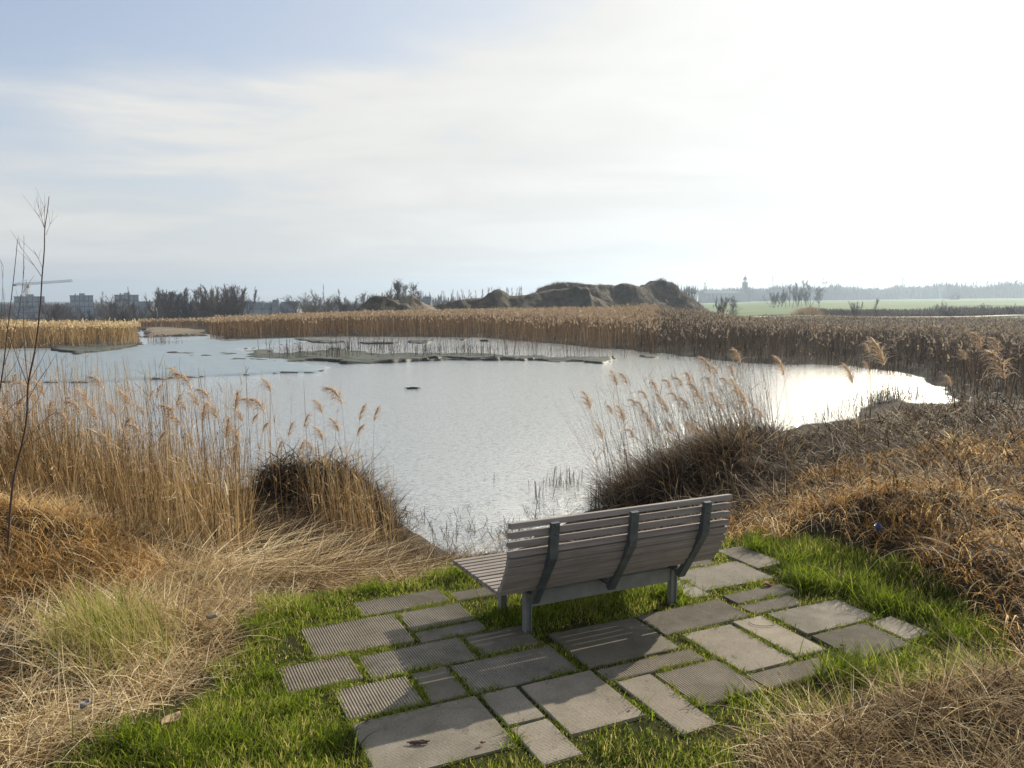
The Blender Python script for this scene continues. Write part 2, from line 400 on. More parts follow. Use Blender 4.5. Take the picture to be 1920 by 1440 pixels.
def hz(x, y):
    x = np.asarray(x, float).ravel(); y = np.asarray(y, float).ravel()
    r = np.hypot(x, y); az = np.degrees(np.arctan2(x, y)); D = pond_d(x, y)
    near = 1 - sm(r, 16, 34)
    right = sm(az, 2, 20) * (y > 0)
    Tfar = -1.3 + 1.25 * right
    past = sm(y, 101, 112)
    fld = -1.9 + 1.4 * sm(y, 150, 420) + 3.2 * sm(y, 260, 900) * sm(az, 16, 34)
    fld_l = -1.3 - 7.3 * sm(r, 95, 290)
    Tfar = np.where(right > 0, (1 - past) * Tfar + past * (right * fld + (1 - right) * fld_l), fld_l)
    T = near * 0 + (1 - near) * Tfar
    Wd = near * 6.3 + (1 - near) * (7 + 30 * right)
    z = ZW - .05 + .22 * sm(D, 0, 1.0) + (T - ZW - .17) * sm(D / Wd, 0, 1)
    z = np.where(D < 0, ZW - .05 - np.minimum(.8, -D * .25), z)
    for bx, by, rx, ry, h in BUMPS:
        z = z + h * np.exp(-((x - bx) / rx) ** 2 - ((y - by) / ry) ** 2)
    flat = sm(sdist(np.stack([x, y], -1), PAVED), -.1, .5)
    z = z + flat * (vnoise(x / 1.1, y / 1.1, 11) * .11 + np.abs(vnoise(x / .42, y / .42, 12)) * .07) * sm(sdist(np.stack([x, y], -1), GREEN), -.3, .5) * np.where(D > 0, 1, 0) * (r < 60)
    z = z + (vnoise(x / 9, y / 9, 14) * .18) * sm(D, 3, 12) * sm(r, 22, 40)
    z = z * flat + (1 - flat) * -.012
    return z
PAVED = poly([(515, 1235), (560, 1170), (660, 1110), (860, 1075), (1300, 1015), (1420, 1015), (1480, 1060), (1640, 1125), (1760, 1170), (1740, 1220), (1560, 1290),
              (1340, 1380), (1110, 1450), (1000, 1480), (660, 1520), (600, 1390)])
GREEN = poly([(-200, 1650), (60, 1470), (230, 1345), (340, 1300), (430, 1225), (480, 1130), (600, 1105), (700, 1088), (800, 1062), (900, 1050), (1340, 1005), (1420, 998), (1500, 1020),
              (1640, 1065), (1760, 1120), (1860, 1180), (1930, 1270), (1800, 1290), (1650, 1310), (1480, 1370), (1400, 1430), (1350, 1650)])
ang = np.concatenate([np.arange(-58, 58, .24), np.arange(58, 302, 4.0)]) * math.pi / 180
rad = np.concatenate([[.05, .5, 1.0], 1.6 * 1.0125 ** np.arange(0, 610)])
rad = rad[rad < 3000]; rad = np.append(rad, 3200)
AA, RR = np.meshgrid(ang, rad)
gx = (RR * np.sin(AA)).ravel(); gy = (RR * np.cos(AA)).ravel()
gz = hz(gx, gy)
na, nr = len(ang), len(rad)
i = np.arange(nr - 1)[:, None] * na; j = np.arange(na)[None]
GF = np.stack([i + j, i + na + j, i + na + (j + 1) % na, i + (j + 1) % na], -1).reshape(-1, 4)[:, ::-1]
GP = np.stack([gx, gy], -1)
grn = (1 - sm(sdist(GP, GREEN) + fbm(gx, gy, .5, 30) * .25, -.1, .15)) * (np.hypot(gx, gy) < 14)
gaz = np.degrees(np.arctan2(gx, gy))
dike = sm(gy, 84, 92) * (1 - sm(gy, 300, 320)) * sm(gaz, 10, 16)
fieldm = np.maximum(dike * .9, sm(gy, 112, 118) * sm(gaz, 11, 14))
hedge = ((np.abs(gy - 190 - gx * .1) < 7) & (gx > 60)) | ((np.abs(gy - 330) < 9) & (gx > 190))
fieldm = np.where(hedge, .0, fieldm)
mud = 1 - sm(gz, ZW + .03, ZW + .3)
mud = mud * (np.hypot(gx, gy) < 120)
ground = link('ground', mesh_np('ground', np.stack([gx, gy, gz], -1), GF, dict(green=grn, field=fieldm, mud=mud), True), M_ground)
tag(ground, kind='structure')
# centre cap
# water sheet
wp = PW
bm = bmesh.new()
x0, x1 = -75.0, 30.0
vs = [bm.verts.new(v) for v in ((-75, 9, ZW), (32, 9, ZW), (32, 96, ZW), (-75, 96, ZW))]
bm.faces.new(vs)
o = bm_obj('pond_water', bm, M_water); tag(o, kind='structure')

# mud banks and mudflat: closed heightfields with undercut rims
def bank(name, outline, z0, top, mat, seed, wob=.25, step=.35, rim=.25, undul=.03, slope=None):
    """outline: world xy polygon; a low flat-topped body standing in the water"""
    Q = np.asarray(outline); mn = Q.min(0) - 1; mx = Q.max(0) + 1
    nx = int((mx[0] - mn[0]) / step) + 1; ny = int((mx[1] - mn[1]) / step) + 1
    gx_, gy_ = np.meshgrid(np.linspace(mn[0], mx[0], nx), np.linspace(mn[1], mx[1], ny))
    px_, py_ = gx_.ravel(), gy_.ravel()
    d = -sdist(np.stack([px_, py_], -1), Q) + fbm(px_, py_, 1.3, seed, 5) * wob
    t = sm(d, -.05, rim)
    z = z0 - .25 + t * (top + .25) + fbm(px_, py_, 1.2, seed + 9) * undul * t
    if slope is not None: z = z + slope(px_, py_) * t
    ii = (np.arange(ny - 1)[:, None] * nx + np.arange(nx - 1)[None]).ravel()
    Fq = np.stack([ii, ii + 1, ii + nx + 1, ii + nx], -1)
    keep = (d[Fq] > -step * 1.5).any(1)
    Fq = Fq[keep]; used = np.unique(Fq); mp_ = np.full(nx * ny, -1); mp_[used] = np.arange(len(used))
    me = mesh_np(name, np.stack([px_, py_, z], -1)[used], mp_[Fq], None, True)
    o = link(name, me, [mat, M_bankside])
    # steep faces are bare dark mud
    nz = np.zeros(len(me.polygons) * 3, np.float32); me.polygons.foreach_get('normal', nz)
    me.polygons.foreach_set('material_index', (nz.reshape(-1, 3)[:, 2] < .92).astype(np.int32))
    tag(o, kind='structure'); return o
mf = poly([(-500, 724), (0, 722), (130, 722), (300, 713), (500, 704), (620, 700), (640, 690), (520, 668), (470, 655), (600, 642), (560, 634), (430, 640), (400, 634), (290, 642), (230, 650), (60, 652), (-500, 655)], ZW)
bank('mudflat', mf, ZW, .09, M_mudflat, 3, .5, .3, 1.1, .012)
bank('mud_shelf', poly([(120, 640), (262, 632), (268, 652), (200, 662), (140, 668), (90, 660)], ZW), ZW, .22, M_bank, 4, .4, .2, .4, .05)
bank('mud_shelf', poly([(262, 617), (330, 616), (400, 622), (398, 630), (300, 632), (262, 634)], ZW), ZW, .25, M_sand, 5, .5, .4, 1.2, .05)
ISL = [([(450, 676), (470, 670), (560, 662), (640, 655), (700, 664), (820, 664), (960, 668), (1060, 672), (1150, 672), (1163, 676), (1130, 680), (980, 677), (860, 676), (720, 680), (640, 680), (600, 677), (500, 679)], .26),
       ([(636, 676), (700, 668), (850, 668), (985, 672), (980, 676.5), (830, 675), (700, 681), (640, 682)], .34),
       ([(1050, 677), (1100, 672), (1180, 673), (1160, 676), (1135, 681), (1085, 681)], .26),
       ([(1204, 669), (1215, 667.5), (1226, 669), (1222, 672.5), (1206, 672.5)], .2),
       ([(418, 677), (450, 671), (500, 668), (470, 677)], .2), ([(452, 664), (490, 661), (540, 663), (500, 667), (455, 667)], .22),
       ([(310, 663), (380, 666), (440, 661), (490, 656), (500, 659), (440, 667), (350, 670)], .18),
       ([(768, 641), (800, 639), (815, 641), (800, 643.5), (770, 644)], .28), ([(672, 643.5), (700, 642), (740, 643), (735, 645), (680, 645.5)], .2),
       ([(545, 637), (600, 638), (645, 642), (620, 644), (560, 641)], .2), ([(720, 642.5), (738, 642), (736, 645), (722, 645)], .2),
       ([(860, 637), (872, 636), (880, 638), (866, 639.5)], .3), ([(905, 637.5), (918, 637), (916, 640), (903, 640)], .25)]
for k, (q, h) in enumerate(ISL):
    bank('mud_bank', poly(q, ZW), ZW, h * .45, M_bank, 20 + k, .95, .12, .3, .10)

# soil mounds behind the reeds
def mound(name, d, prof, depth, mat, seed, base=-1.6, label=None):
    """prof: skyline as (photo x, y) pairs of a ridge standing d metres off; real depth across"""
    xs = np.array([at_y(a, b, d)[0] for a, b in prof]); zs = np.array([at_y(a, b, d)[2] for a, b in prof])
    nx = 220; ny = 60
    X_, T_ = np.meshgrid(np.linspace(xs[0], xs[-1], nx), np.linspace(-1, 1, ny))
    top = np.interp(X_, xs, zs) - base
    Yv = d + T_ * depth + vnoise(X_ / 7, X_ * 0, seed) * 1.5
    w = np.clip(1 - np.abs(T_ + .18 * vnoise(X_ / 5, T_ * 2, seed + 3)), 0, 1)
    prof_ = np.where(w > .75, 1.0, (w / .75)) ** 1.0
    Zv = base + top * prof_ * (1 + .12 * fbm(X_, Yv, 4, seed + 1) * (prof_ < .95)) + fbm(X_, Yv, 2.2, seed + 2) * .3 * prof_ + (fbm(X_, Yv, .8, seed + 5) * .16 - np.abs(vnoise(X_ / 1.1, Yv / 4, seed + 6)) * .38 * (prof_ < .97)) * prof_ ** .5
    ii = (np.arange(ny - 1)[:, None] * nx + np.arange(nx - 1)[None]).ravel()
    Fq = np.stack([ii, ii + 1, ii + nx + 1, ii + nx], -1)
    o = link(name, mesh_np(name, np.stack([X_.ravel(), Yv.ravel(), Zv.ravel()], -1), Fq, None, True), mat)
    tag(o, kind='structure'); return o, (X_, Yv, Zv)
md1, g1 = mound('earth_mound', 128, [(655, 592), (675, 578), (695, 562), (712, 557), (726, 560), (742, 567), (752, 572), (765, 572), (790, 590)], 9, M_soil, 41)
md2, g2 = mound('earth_mound', 134, [(720, 590), (735, 565), (745, 566), (762, 556), (775, 555), (785, 562), (800, 572), (820, 582), (850, 592)], 8, M_sand, 47)
md3, g3 = mound('earth_mound', 140, [(770, 590), (830, 571), (880, 562), (905, 560), (918, 553), (932, 545), (942, 546), (955, 556), (975, 558), (1010, 550), (1040, 543), (1080, 541), (1102, 541), (1108, 556), (1150, 575), (1190, 590)], 10, M_soil, 53)
md4, g4 = mound('earth_mound', 160, [(990, 592), (1008, 545), (1030, 536), (1070, 531), (1100, 535), (1150, 538), (1160, 533), (1180, 533), (1200, 540), (1212, 536), (1232, 527), (1243, 526), (1256, 533), (1275, 552), (1295, 570), (1325, 590)], 16, M_soil, 59)
# path on the dike
bm = bmesh.new(); prev = None
for k in range(60):
    px_ = 24 + k * 1.6
    cy = 98.5 - 1.2 * math.sin(k * .12)
    zt = float(hz([px_], [cy])[0]) + .12
    a = bm.verts.new((px_, cy - 1.3, zt)); b = bm.verts.new((px_, cy + 1.3, zt))
    a2 = bm.verts.new((px_, cy - 1.8, zt - .4)); b2 = bm.verts.new((px_, cy + 1.8, zt - .4))
    if prev:
        bm.faces.new((prev[0], a, b, prev[1])); bm.faces.new((prev[2], a2, a, prev[0])); bm.faces.new((prev[1], b, b2, prev[3]))
    prev = (a, b, a2, b2)
o = bm_obj('path', bm, M_path); tag(o, kind='structure')

# ------------------------------------------------------------------ pavers
TH = R(25.5)
AX = np.array([math.cos(TH), math.sin(TH)]); FW = np.array([-math.sin(TH), math.cos(TH)])
c5 = lambda q: [(500 + a / 3, 1050 + b / 3) for a, b in q]
c6 = lambda q: [(1100 + a / 2.909, 1000 + b / 2.909) for a, b in q]
PV = [  # corner pixels, ridge style (2 deep ridges, 1 fine), stone
 (c5([(510, 232), (955, 172), (1015, 222), (555, 292)]), 2, 0, 'narrow ridged paver at the upper left corner of the paving'),
 (c5([(735, 300), (1050, 248), (1170, 325), (835, 382)]), 2, 0, 'ridged paver second in from the upper left corner, half in shadow'),
 (c5([(235, 385), (700, 303), (835, 440), (275, 525)]), 2, 1, 'wide sunlit ridged paver on the left edge, second row down'),
 (c5([(850, 395), (1185, 345), (1215, 390), (885, 440)]), 2, 0, 'small narrow ridged paver left of the bench legs'),
 (c5([(85, 600), (430, 550), (530, 655), (140, 710)]), 2, 1, 'leftmost ridged paver, standing alone in the green grass'),
 (c5([(560, 530), (1060, 430), (1190, 540), (600, 660)]), 2, 0, 'wide ridged paver crossed by the edge of the bench shadow'),
 (c5([(400, 712), (785, 645), (880, 775), (480, 868)]), 2, 1, 'sunlit ridged paver above the largest smooth slab'),
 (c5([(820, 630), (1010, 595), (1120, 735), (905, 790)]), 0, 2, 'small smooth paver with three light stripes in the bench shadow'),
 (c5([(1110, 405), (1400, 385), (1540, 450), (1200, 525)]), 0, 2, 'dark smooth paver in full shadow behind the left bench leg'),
 (c5([(1040, 600), (1555, 490), (1750, 600), (1180, 735)]), 2, 0, 'wide ridged paver in the middle of the bench shadow'),
 (c5([(490, 905), (1180, 775), (1400, 1020), (660, 1190)]), 1, 0, 'largest smooth slab at the bottom left with a twig on it'),
 (c5([(1220, 740), (1390, 715), (1545, 865), (1370, 920)]), 1, 0, 'small smooth paver right of the largest slab, upper one of two'),
 (c5([(1390, 925), (1590, 900), (1770, 1080), (1510, 1110)]), 1, 1, 'small smooth paver at the bottom centre edge of the paving'),
 ([(975, 1287), (1098, 1263), (1205, 1333), (1073, 1368)], 1, 1, 'large smooth slab at the bottom centre, lower half sunlit'),
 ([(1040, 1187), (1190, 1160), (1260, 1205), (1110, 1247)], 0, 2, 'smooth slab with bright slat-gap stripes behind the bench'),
 (c6([(300, 440), (720, 370), (880, 440), (400, 530)]), 2, 0, 'ridged paver just behind the right bench leg'),
 (c6([(490, 215), (790, 140), (990, 230), (600, 310)]), 1, 0, 'large slab beyond the right end of the bench'),
 (c6([(740, 85), (850, 75), (1045, 150), (930, 185)]), 1, 0, 'farthest slab at the upper right, touching tall green grass'),
 (c6([(780, 340), (1060, 275), (1090, 310), (860, 380)]), 2, 0, 'narrow ridged paver in the upper right, upper one of a pair'),
 (c6([(850, 390), (1080, 335), (1160, 370), (930, 425)]), 2, 0, 'narrow ridged paver in the upper right, lower one of a pair'),
 (c6([(1020, 430), (1350, 365), (1560, 430), (1220, 545)]), 1, 0, 'large finely ridged slab at the right, with grass along its top edge'),
 (c6([(500, 570), (755, 500), (1125, 672), (930, 735)]), 1, 1, 'large sunlit smooth slab in the centre of the right half'),
 (c6([(810, 480), (930, 460), (1290, 610), (1150, 650)]), 0, 1, 'long narrow smooth slab with a curved twig, right of centre'),
 (c6([(1545, 480), (1660, 460), (1850, 530), (1740, 560)]), 0, 0, 'small smooth paver at the far right corner of the paving'),
 (c6([(1270, 555), (1500, 500), (1760, 590), (1470, 660)]), 2, 0, 'ridged paver on the right edge with a red leaf on it'),
 (c6([(80, 740), (560, 640), (620, 670), (160, 790)]), 2, 1, 'long narrow ridged paver right of the bench shadow'),
 (c6([(370, 760), (700, 705), (960, 830), (620, 905)]), 2, 1, 'square strongly ridged paver on the lower right edge'),
 (c6([(900, 770), (1240, 670), (1310, 720), (1010, 830)]), 2, 1, 'narrow ridged paver on the lower right edge, next to long grass'),
 (c6([(180, 800), (330, 775), (710, 1010), (540, 1065)]), 1, 1, 'long smooth paver reaching down into the grass, lower right'),
 (c6([(490, 262), (560, 250), (640, 325), (520, 350)]), 0, 0, 'small smooth paver beside the right bench leg'),
 (c5([(1040, 190), (1220, 150), (1245, 178), (1110, 210)]), 2, 0, 'small ridged paver half hidden in grass left of the seat'),
 (c6([(500, 172), (640, 140), (690, 155), (545, 192)]), 2, 0, 'ridged paver sliver seen under the right end of the backrest')]
RECTS = []
for q, style, st, lab in PV:
    w = np.array([on_z(a, b, .012)[:2] for a, b in q]); a = w @ AX; f_ = w @ FW
    aa = sorted([(a[0] + a[3]) / 2, (a[1] + a[2]) / 2]); ff = sorted([(f_[0] + f_[1]) / 2, (f_[2] + f_[3]) / 2])
    RECTS.append((aa[0], aa[1], ff[0], ff[1]))
def gap(r, q):
    dx = max(q[0] - r[1], r[0] - q[1]); dy = max(q[2] - r[3], r[2] - q[3]); return max(dx, dy)
RECTS = [list(r) for r in RECTS]
for _ in range(12):                              # the grass overlaps the rims in the photograph: grow the slabs to a narrow joint
    for i_, r in enumerate(RECTS):
        for s_, sg in ((0, -1), (1, 1), (2, -1), (3, 1)):
            t_ = list(r); t_[s_] += sg * .0025
            if all(gap(t_, q) > .028 or gap(t_, q) >= gap(r, q) for j_, q in enumerate(RECTS) if j_ != i_): r[s_] = t_[s_]
def paver(rect, style, mat, lab, k):
    a0, a1, f0, f1 = rect; la, lf = a1 - a0, f1 - f0
    ht = .05
    ang_ = random.uniform(-.012, .012); tz = random.uniform(-.004, .004)
    def prof(L, pitch, depth):                   # corrugated section along the first axis
        n = max(2, int(L / pitch)); p = L / n; o = []
        for i_ in range(n):
            s = i_ * p
            o += [(s + .10 * p, 0), (s + .55 * p, 0), (s + .68 * p, -depth), (s + .97 * p, -depth)]
        return [(0, -.006)] + o + [(L, -.006)]
    if style == 2: P_ = prof(la, .0165, .0065); along = 'a'
    elif style == 1: P_ = prof(lf, .0115, .0014); along = 'f'
    else: P_ = [(0, -.006), (.007, 0), (la - .007, 0), (la, -.006)]; along = 'a'
    L2 = lf if along == 'a' else la
    V = []; T = [(0, -.005), (.006, 0)] + [(L2 * i_ / 6, 0) for i_ in range(1, 6)] + [(L2 - .006, 0), (L2, -.005)]
    for u, zu in P_:
        for v, zv in T:
            x_, y_ = (u, v) if along == 'a' else (v, u)
            jit = (vnoise(np.array([x_ * 9 + k * 7]), np.array([y_ * 9]), 3)[0]) * .0015
            V.append((x_ - la / 2, y_ - lf / 2, min(zu, zv) if zv < 0 else zu + jit))
    n, m = len(P_), len(T); Fc = []
    for i_ in range(n - 1):
        for j_ in range(m - 1):
            q = (i_ * m + j_, (i_ + 1) * m + j_, (i_ + 1) * m + j_ + 1, i_ * m + j_ + 1)
            Fc.append(q if along == 'a' else q[::-1])
    ring = [i_ * m for i_ in range(n)] + [(n - 1) * m + j_ for j_ in range(1, m)] + [i_ * m + m - 1 for i_ in range(n - 2, -1, -1)] + [j_ for j_ in range(m - 2, 0, -1)]
    b0 = len(V)
    for r_ in ring: V.append((V[r_][0], V[r_][1], -ht))
    for t_ in range(len(ring)):
        t2 = (t_ + 1) % len(ring); q = (ring[t_], b0 + t_, b0 + t2, ring[t2]); Fc.append(q if along == 'a' else q[::-1])
    me = bpy.data.meshes.new('paver'); me.from_pydata(V, [], Fc); me.update()
    o = link('paver', me, mat)
    c = AX * (a0 + a1) / 2 + FW * (f0 + f1) / 2
    o.location = (c[0], c[1], .005 + tz * .5); o.rotation_euler = (random.uniform(-.006, .006), random.uniform(-.006, .006), TH + ang_)
    tag(o, lab, 'paver', 'concrete pavers set in the grass around the bench')
for k, (rc, (q, style, st, lab)) in enumerate(zip(RECTS, PV)): paver(rc, style, M_stone[st], lab, k)

# ------------------------------------------------------------------ bench
J0 = on_z(932, 1109, .38)[:2]
BL = 1.685
bench = empty('park_bench', (J0[0], J0[1], 0), TH)
tag(bench, 'slatted grey wooden lounge bench with curved backrest on a steel frame, facing the pond', 'bench')
def slat(bm, u, z, du, dz, ang_):                 # slat centred at (u,z), section du x dz, tilted
    M = Matrix.Translation((0, u, z)) @ Matrix.Rotation(ang_, 4, 'X')
    box(bm, random.uniform(0, .004), BL - random.uniform(0, .004), -du / 2, du / 2, -dz / 2, dz / 2, M)
bm = bmesh.new(); ns = 12
for k in range(ns):
    u = .035 + k * (.757 - .035 - .02) / (ns - 1); slat(bm, u, .362 - .025 * u / .75 + random.uniform(-.001, .001), .046, .03, -.03)
bm_obj('seat', bm, M_wood, bench, .003)
bm = bmesh.new()
top = np.array([-.209, .872]); bend = np.array([-.176, .634]); jn = np.array([-.03, .362])
d1 = (bend - top) / np.linalg.norm(bend - top)
for k in range(4):
    c = top + d1 * (.028 + k * .0617); th = .048
    slat(bm, c[0] + th / 2, c[1], th, .036, -math.atan2(-d1[0], -d1[1]) * -1)
N5 = 5
for k in range(N5):
    t = (k + .5) / N5
    c = bend + (jn - bend) * t + np.array([-.018, -.008]) * math.sin(t * math.pi)
    d2 = (jn - bend) / np.linalg.norm(jn - bend); a_ = math.atan2(d2[0], -d2[1])
    slat(bm, c[0] + .024, c[1] + .004, .036, .057, a_ * (.75 + .4 * t))
bm_obj('backrest', bm, M_wood, bench, .003)
def bracket(a):
    bm = bmesh.new(); pts = [(-.2265, .845), (-.1985, .640), (-.1955, .622), (-.010, .338), (.048, .250)]
    w = .056; prevv = None
    P2 = [np.array(p) for p in pts]; n = len(P2); rings = []
    for i_ in range(n):
        dd = (P2[min(i_ + 1, n - 1)] - P2[max(i_ - 1, 0)]); dd = dd / np.linalg.norm(dd); nn = np.array([-dd[1], dd[0]])
        hh = .019 if i_ else .014
        r_ = [bm.verts.new((a + sx * w / 2, *(P2[i_] + nn * sy * hh))) for sx, sy in ((-1, -1), (1, -1), (1, 1), (-1, 1))]
        rings.append(r_)
    for i_ in range(n - 1):
        for j_ in range(4): bm.faces.new((rings[i_][j_], rings[i_][(j_ + 1) % 4], rings[i_ + 1][(j_ + 1) % 4], rings[i_ + 1][j_]))
    bm.faces.new(rings[0]); bm.faces.new(rings[-1])
    box(bm, a - .02, a + .02, .035, .168, .2705, .284)
    for z_ in (.83, .77, .71, .65):
        M = Matrix.Translation((a, -.245, z_)) @ Matrix.Rotation(math.pi / 2, 4, 'X')
        bmesh.ops.create_cone(bm, cap_ends=True, segments=8, radius1=.006, radius2=.005, depth=.012, matrix=M)
    bm_obj('bracket', bm, M_bracket, bench, 0)
for a in (.286, .866, 1.449): bracket(a)
for u in (.17, .56):
    bm = bmesh.new(); box(bm, .32, 1.45, u - .006, u + .006, .165, .262); box(bm, .32, 1.45, u - .026, u + .030, .2625, .270)
    bm_obj('frame_beam', bm, M_beam, bench, .0015)
    for a in (.295, 1.475):
        bm = bmesh.new(); box(bm, a - .024, a + .024, u - .006, u + .006, -.03, .333); box(bm, a + .0245 - .006, a + .0245, u - .026, u + .026, -.03, .333)
        box(bm, a - .0245, a - .0185, u - .026, u + .026, -.03, .333)
        bm_obj('leg', bm, M_beam, bench, .0012)
for a in (.295, 1.475):
    bm = bmesh.new(); box(bm, a - .02, a + .02, .10, .74, .332, .345) ; box(bm, a - .003, a + .003, .345 - .04, .72, .30, .332)
    bm_obj('frame_beam', bm, M_beam, bench, .0012)

# ------------------------------------------------------------------ vegetation helpers
def scatter(Q, n, z=None):
    """n points in a world xy polygon, standing on the terrain"""
    mn, mx = Q.min(0), Q.max(0); o = np.zeros((0, 2))
    while len(o) < n:
        p = rng.uniform(mn, mx, (max(1000, n * 2), 2)); o = np.vstack([o, p[inside(p, Q)]])
    o = o[:n]; zz = hz(o[:, 0], o[:, 1]) if z is None else np.full(n, z)
    return np.column_stack([o, zz])
def in_view(P, marg=1.25, back=1.0):
    return (P[:, 1] > back) & (np.abs(P[:, 0]) < P[:, 1] * .643 * marg + 1.5)
def stuff(name, bag, mat, label, cat):
    o = link(name, bag.mesh(name), mat); tag(o, label, cat, None, 'stuff'); return o
def rect_dist(P):
    d = np.full(len(P), 9.0)
    a = P[:, :2] @ AX; f_ = P[:, :2] @ FW
    for a0, a1, f0, f1 in RECTS:
        dx = np.maximum(a0 - a, a - a1); dy = np.maximum(f0 - f_, f_ - f1)
        d = np.minimum(d, np.where((dx > 0) & (dy > 0), np.hypot(dx, dy), np.maximum(dx, dy)))
    return d

# ------------------------------------------------------------------ green grass
b = Bag()
P = scatter(GREEN, 190000)
D = rect_dist(P); ed = sdist(P[:, :2], GREEN) + fbm(P[:, 0], P[:, 1], .45, 30) * .28
cl = fbm(P[:, 0], P[:, 1], .16, 71, 3); cl2 = fbm(P[:, 0], P[:, 1], .55, 72, 3)
keep = (D > -.012) & (ed < .06) & (rng.random(len(P)) < .42 + .5 * cl + .25 * (D > .1)) & (P[:, 1] > 2.2)
P, D, cl, cl2, ed = P[keep], D[keep], cl[keep], cl2[keep], ed[keep]
n = len(P)
tall = np.clip(D / .28, 0, 1)
Lg = (.016 + .036 * tall + .05 * np.clip(cl2, 0, 1) * tall + .02 * np.clip(cl, 0, 1)) * rng.uniform(.5, 1.45, n)
far_right = sm(P[:, 0], 1.2, 2.6) * sm(P[:, 1], 4.6, 5.6); Lg *= 1 + .7 * far_right * tall
joint = D < .05
tn = np.clip(rng.normal(.45, .27, n) + .3 * cl2 + .10 * joint, 0, .93); tn[rng.random(n) < .07 + .12 * (cl2 < -.25)] = 1.0
blades(b, P, Lg, rng.uniform(.0028, .0052, n) * (1 + .5 * tall), rng.uniform(0, 6.283, n), rng.uniform(0, .55, n), rng.uniform(.1, 1.3, n), 3, tn)
print('grass', n)
stuff('grass', b, M_grass, 'short green grass growing round the pavers and in their joints', 'grass')
# moss and short grass filling the joints and creeping over the slab rims
b = Bag()
for a0, a1, f0, f1 in RECTS:
    per = 2 * (a1 - a0 + f1 - f0); n = int(per * 750); u = rng.random(n) * per; la, lf = a1 - a0, f1 - f0
    A_ = np.where(u < la, a0 + u, np.where(u < la + lf, a1, np.where(u < 2 * la + lf, a1 - (u - la - lf), a0)))
    F_ = np.where(u < la, f0, np.where(u < la + lf, f0 + u - la, np.where(u < 2 * la + lf, f1, f1 - (u - 2 * la - lf))))
    ca, cf = (a0 + a1) / 2, (f0 + f1) / 2; off = rng.normal(.012, .016, n)
    A_ = A_ + np.sign(A_ - ca) * np.where((A_ == a0) | (A_ == a1), off, 0); F_ = F_ + np.sign(F_ - cf) * np.where((F_ == f0) | (F_ == f1), off, 0)
    P = np.column_stack([A_[:, None] * AX + F_[:, None] * FW, np.full(n, .004)])
    nz_ = fbm(P[:, 0], P[:, 1], .13, 73, 3) + .5 * fbm(P[:, 0], P[:, 1], .6, 74, 2)
    k = (rng.random(n) < .55 + .9 * nz_) & (off > -.022 * (1 + 1.5 * nz_)); P = P[k]; n = len(P); nz_ = nz_[k]
    P[:, 2] = np.where(rect_dist(P) < 0, .005, -.004)
    blades(b, P, rng.uniform(.008, .028, n) * (1 + .9 * np.clip(nz_, 0, 1)), rng.uniform(.0025, .005, n), rng.uniform(0, 6.28, n), rng.uniform(0, .9, n), rng.uniform(.2, 1.4, n), 2, np.clip(rng.normal(.5, .3, n), 0, 1))
stuff('moss', b, M_grass, 'moss and short grass filling the joints between the pavers', 'moss')
# coarse green tufts
b = Bag()
for (px, py, L0, nn) in [(330, 1420, .2, 260), (250, 1400, .2, 200), (620, 1390, .14, 160), (700, 1105, .13, 160), (860, 1080, .17, 220), (930, 1090, .13, 140), (560, 1150, .14, 150),
                         (1340, 1010, .16, 180), (1420, 1030, .2, 240), (1480, 1060, .24, 260), (1520, 1100, .26, 300), (1600, 1110, .24, 260), (1660, 1140, .24, 260), (1560, 1270, .22, 240),
                         (1620, 1270, .24, 260), (1700, 1260, .22, 220), (1780, 1200, .2, 220), (1290, 1330, .12, 120), (1500, 1085, .2, 200), (1740, 1160, .2, 200),
                         (980, 1164, .14, 240), (1000, 1160, .13, 200), (1250, 1117, .14, 220), (1275, 1113, .14, 220), (1040, 1150, .10, 150), (1120, 1140, .10, 150), (1190, 1120, .11, 170), (930, 1150, .10, 120), (1075, 1240, .05, 90), (1235, 1200, .05, 90), (965, 1385, .06, 90), (880, 1300, .05, 80), (1440, 1215, .05, 80), (1260, 1115, .09, 70), (1290, 1130, .09, 60), (1180, 1340, .12, 90), (1380, 1310, .12, 120), (960, 1390, .1, 90), (500, 1270, .12, 120), (440, 1390, .15, 160),
                         (550, 1330, .14, 140), (480, 1180, .16, 160)]:
    c = on_z(px, py, 0); th_ = rng.uniform(0, 6.283, nn); rr = np.abs(rng.normal(0, .09, nn))
    Q = np.column_stack([c[0] + rr * np.cos(th_) * 1.3, c[1] + rr * np.sin(th_), np.zeros(nn)]); Q[:, 2] = hz(Q[:, 0], Q[:, 1])
    Q = Q[rect_dist(Q) > -.01]; nn = len(Q)
    blades(b, Q, L0 * rng.uniform(.5, 1.2, nn), rng.uniform(.005, .008, nn), rng.uniform(0, 6.283, nn), rng.uniform(.05, .6, nn), rng.uniform(.3, 1.5, nn), 4, np.clip(rng.normal(.45, .17, nn), 0, 1))
# the big half-green tussock on the left bank
c = on_z(230, 1240, 0)
nn = 1100; Q = np.column_stack([c[0] + rng.normal(0, .16, nn), c[1] + rng.normal(0, .16, nn), np.zeros(nn)]); Q[:, 2] = hz(Q[:, 0], Q[:, 1])
blades(b, Q, rng.uniform(.25, .5, nn), rng.uniform(.003, .006, nn), rng.normal(2.6, .5, nn), rng.uniform(.3, .9, nn), rng.uniform(.2, .9, nn), 6, np.clip(rng.normal(.95, .4, nn), 0, 1))
stuff('grass', b, M_grass, 'taller coarse green grass tufts around the edge of the paving', 'grass')

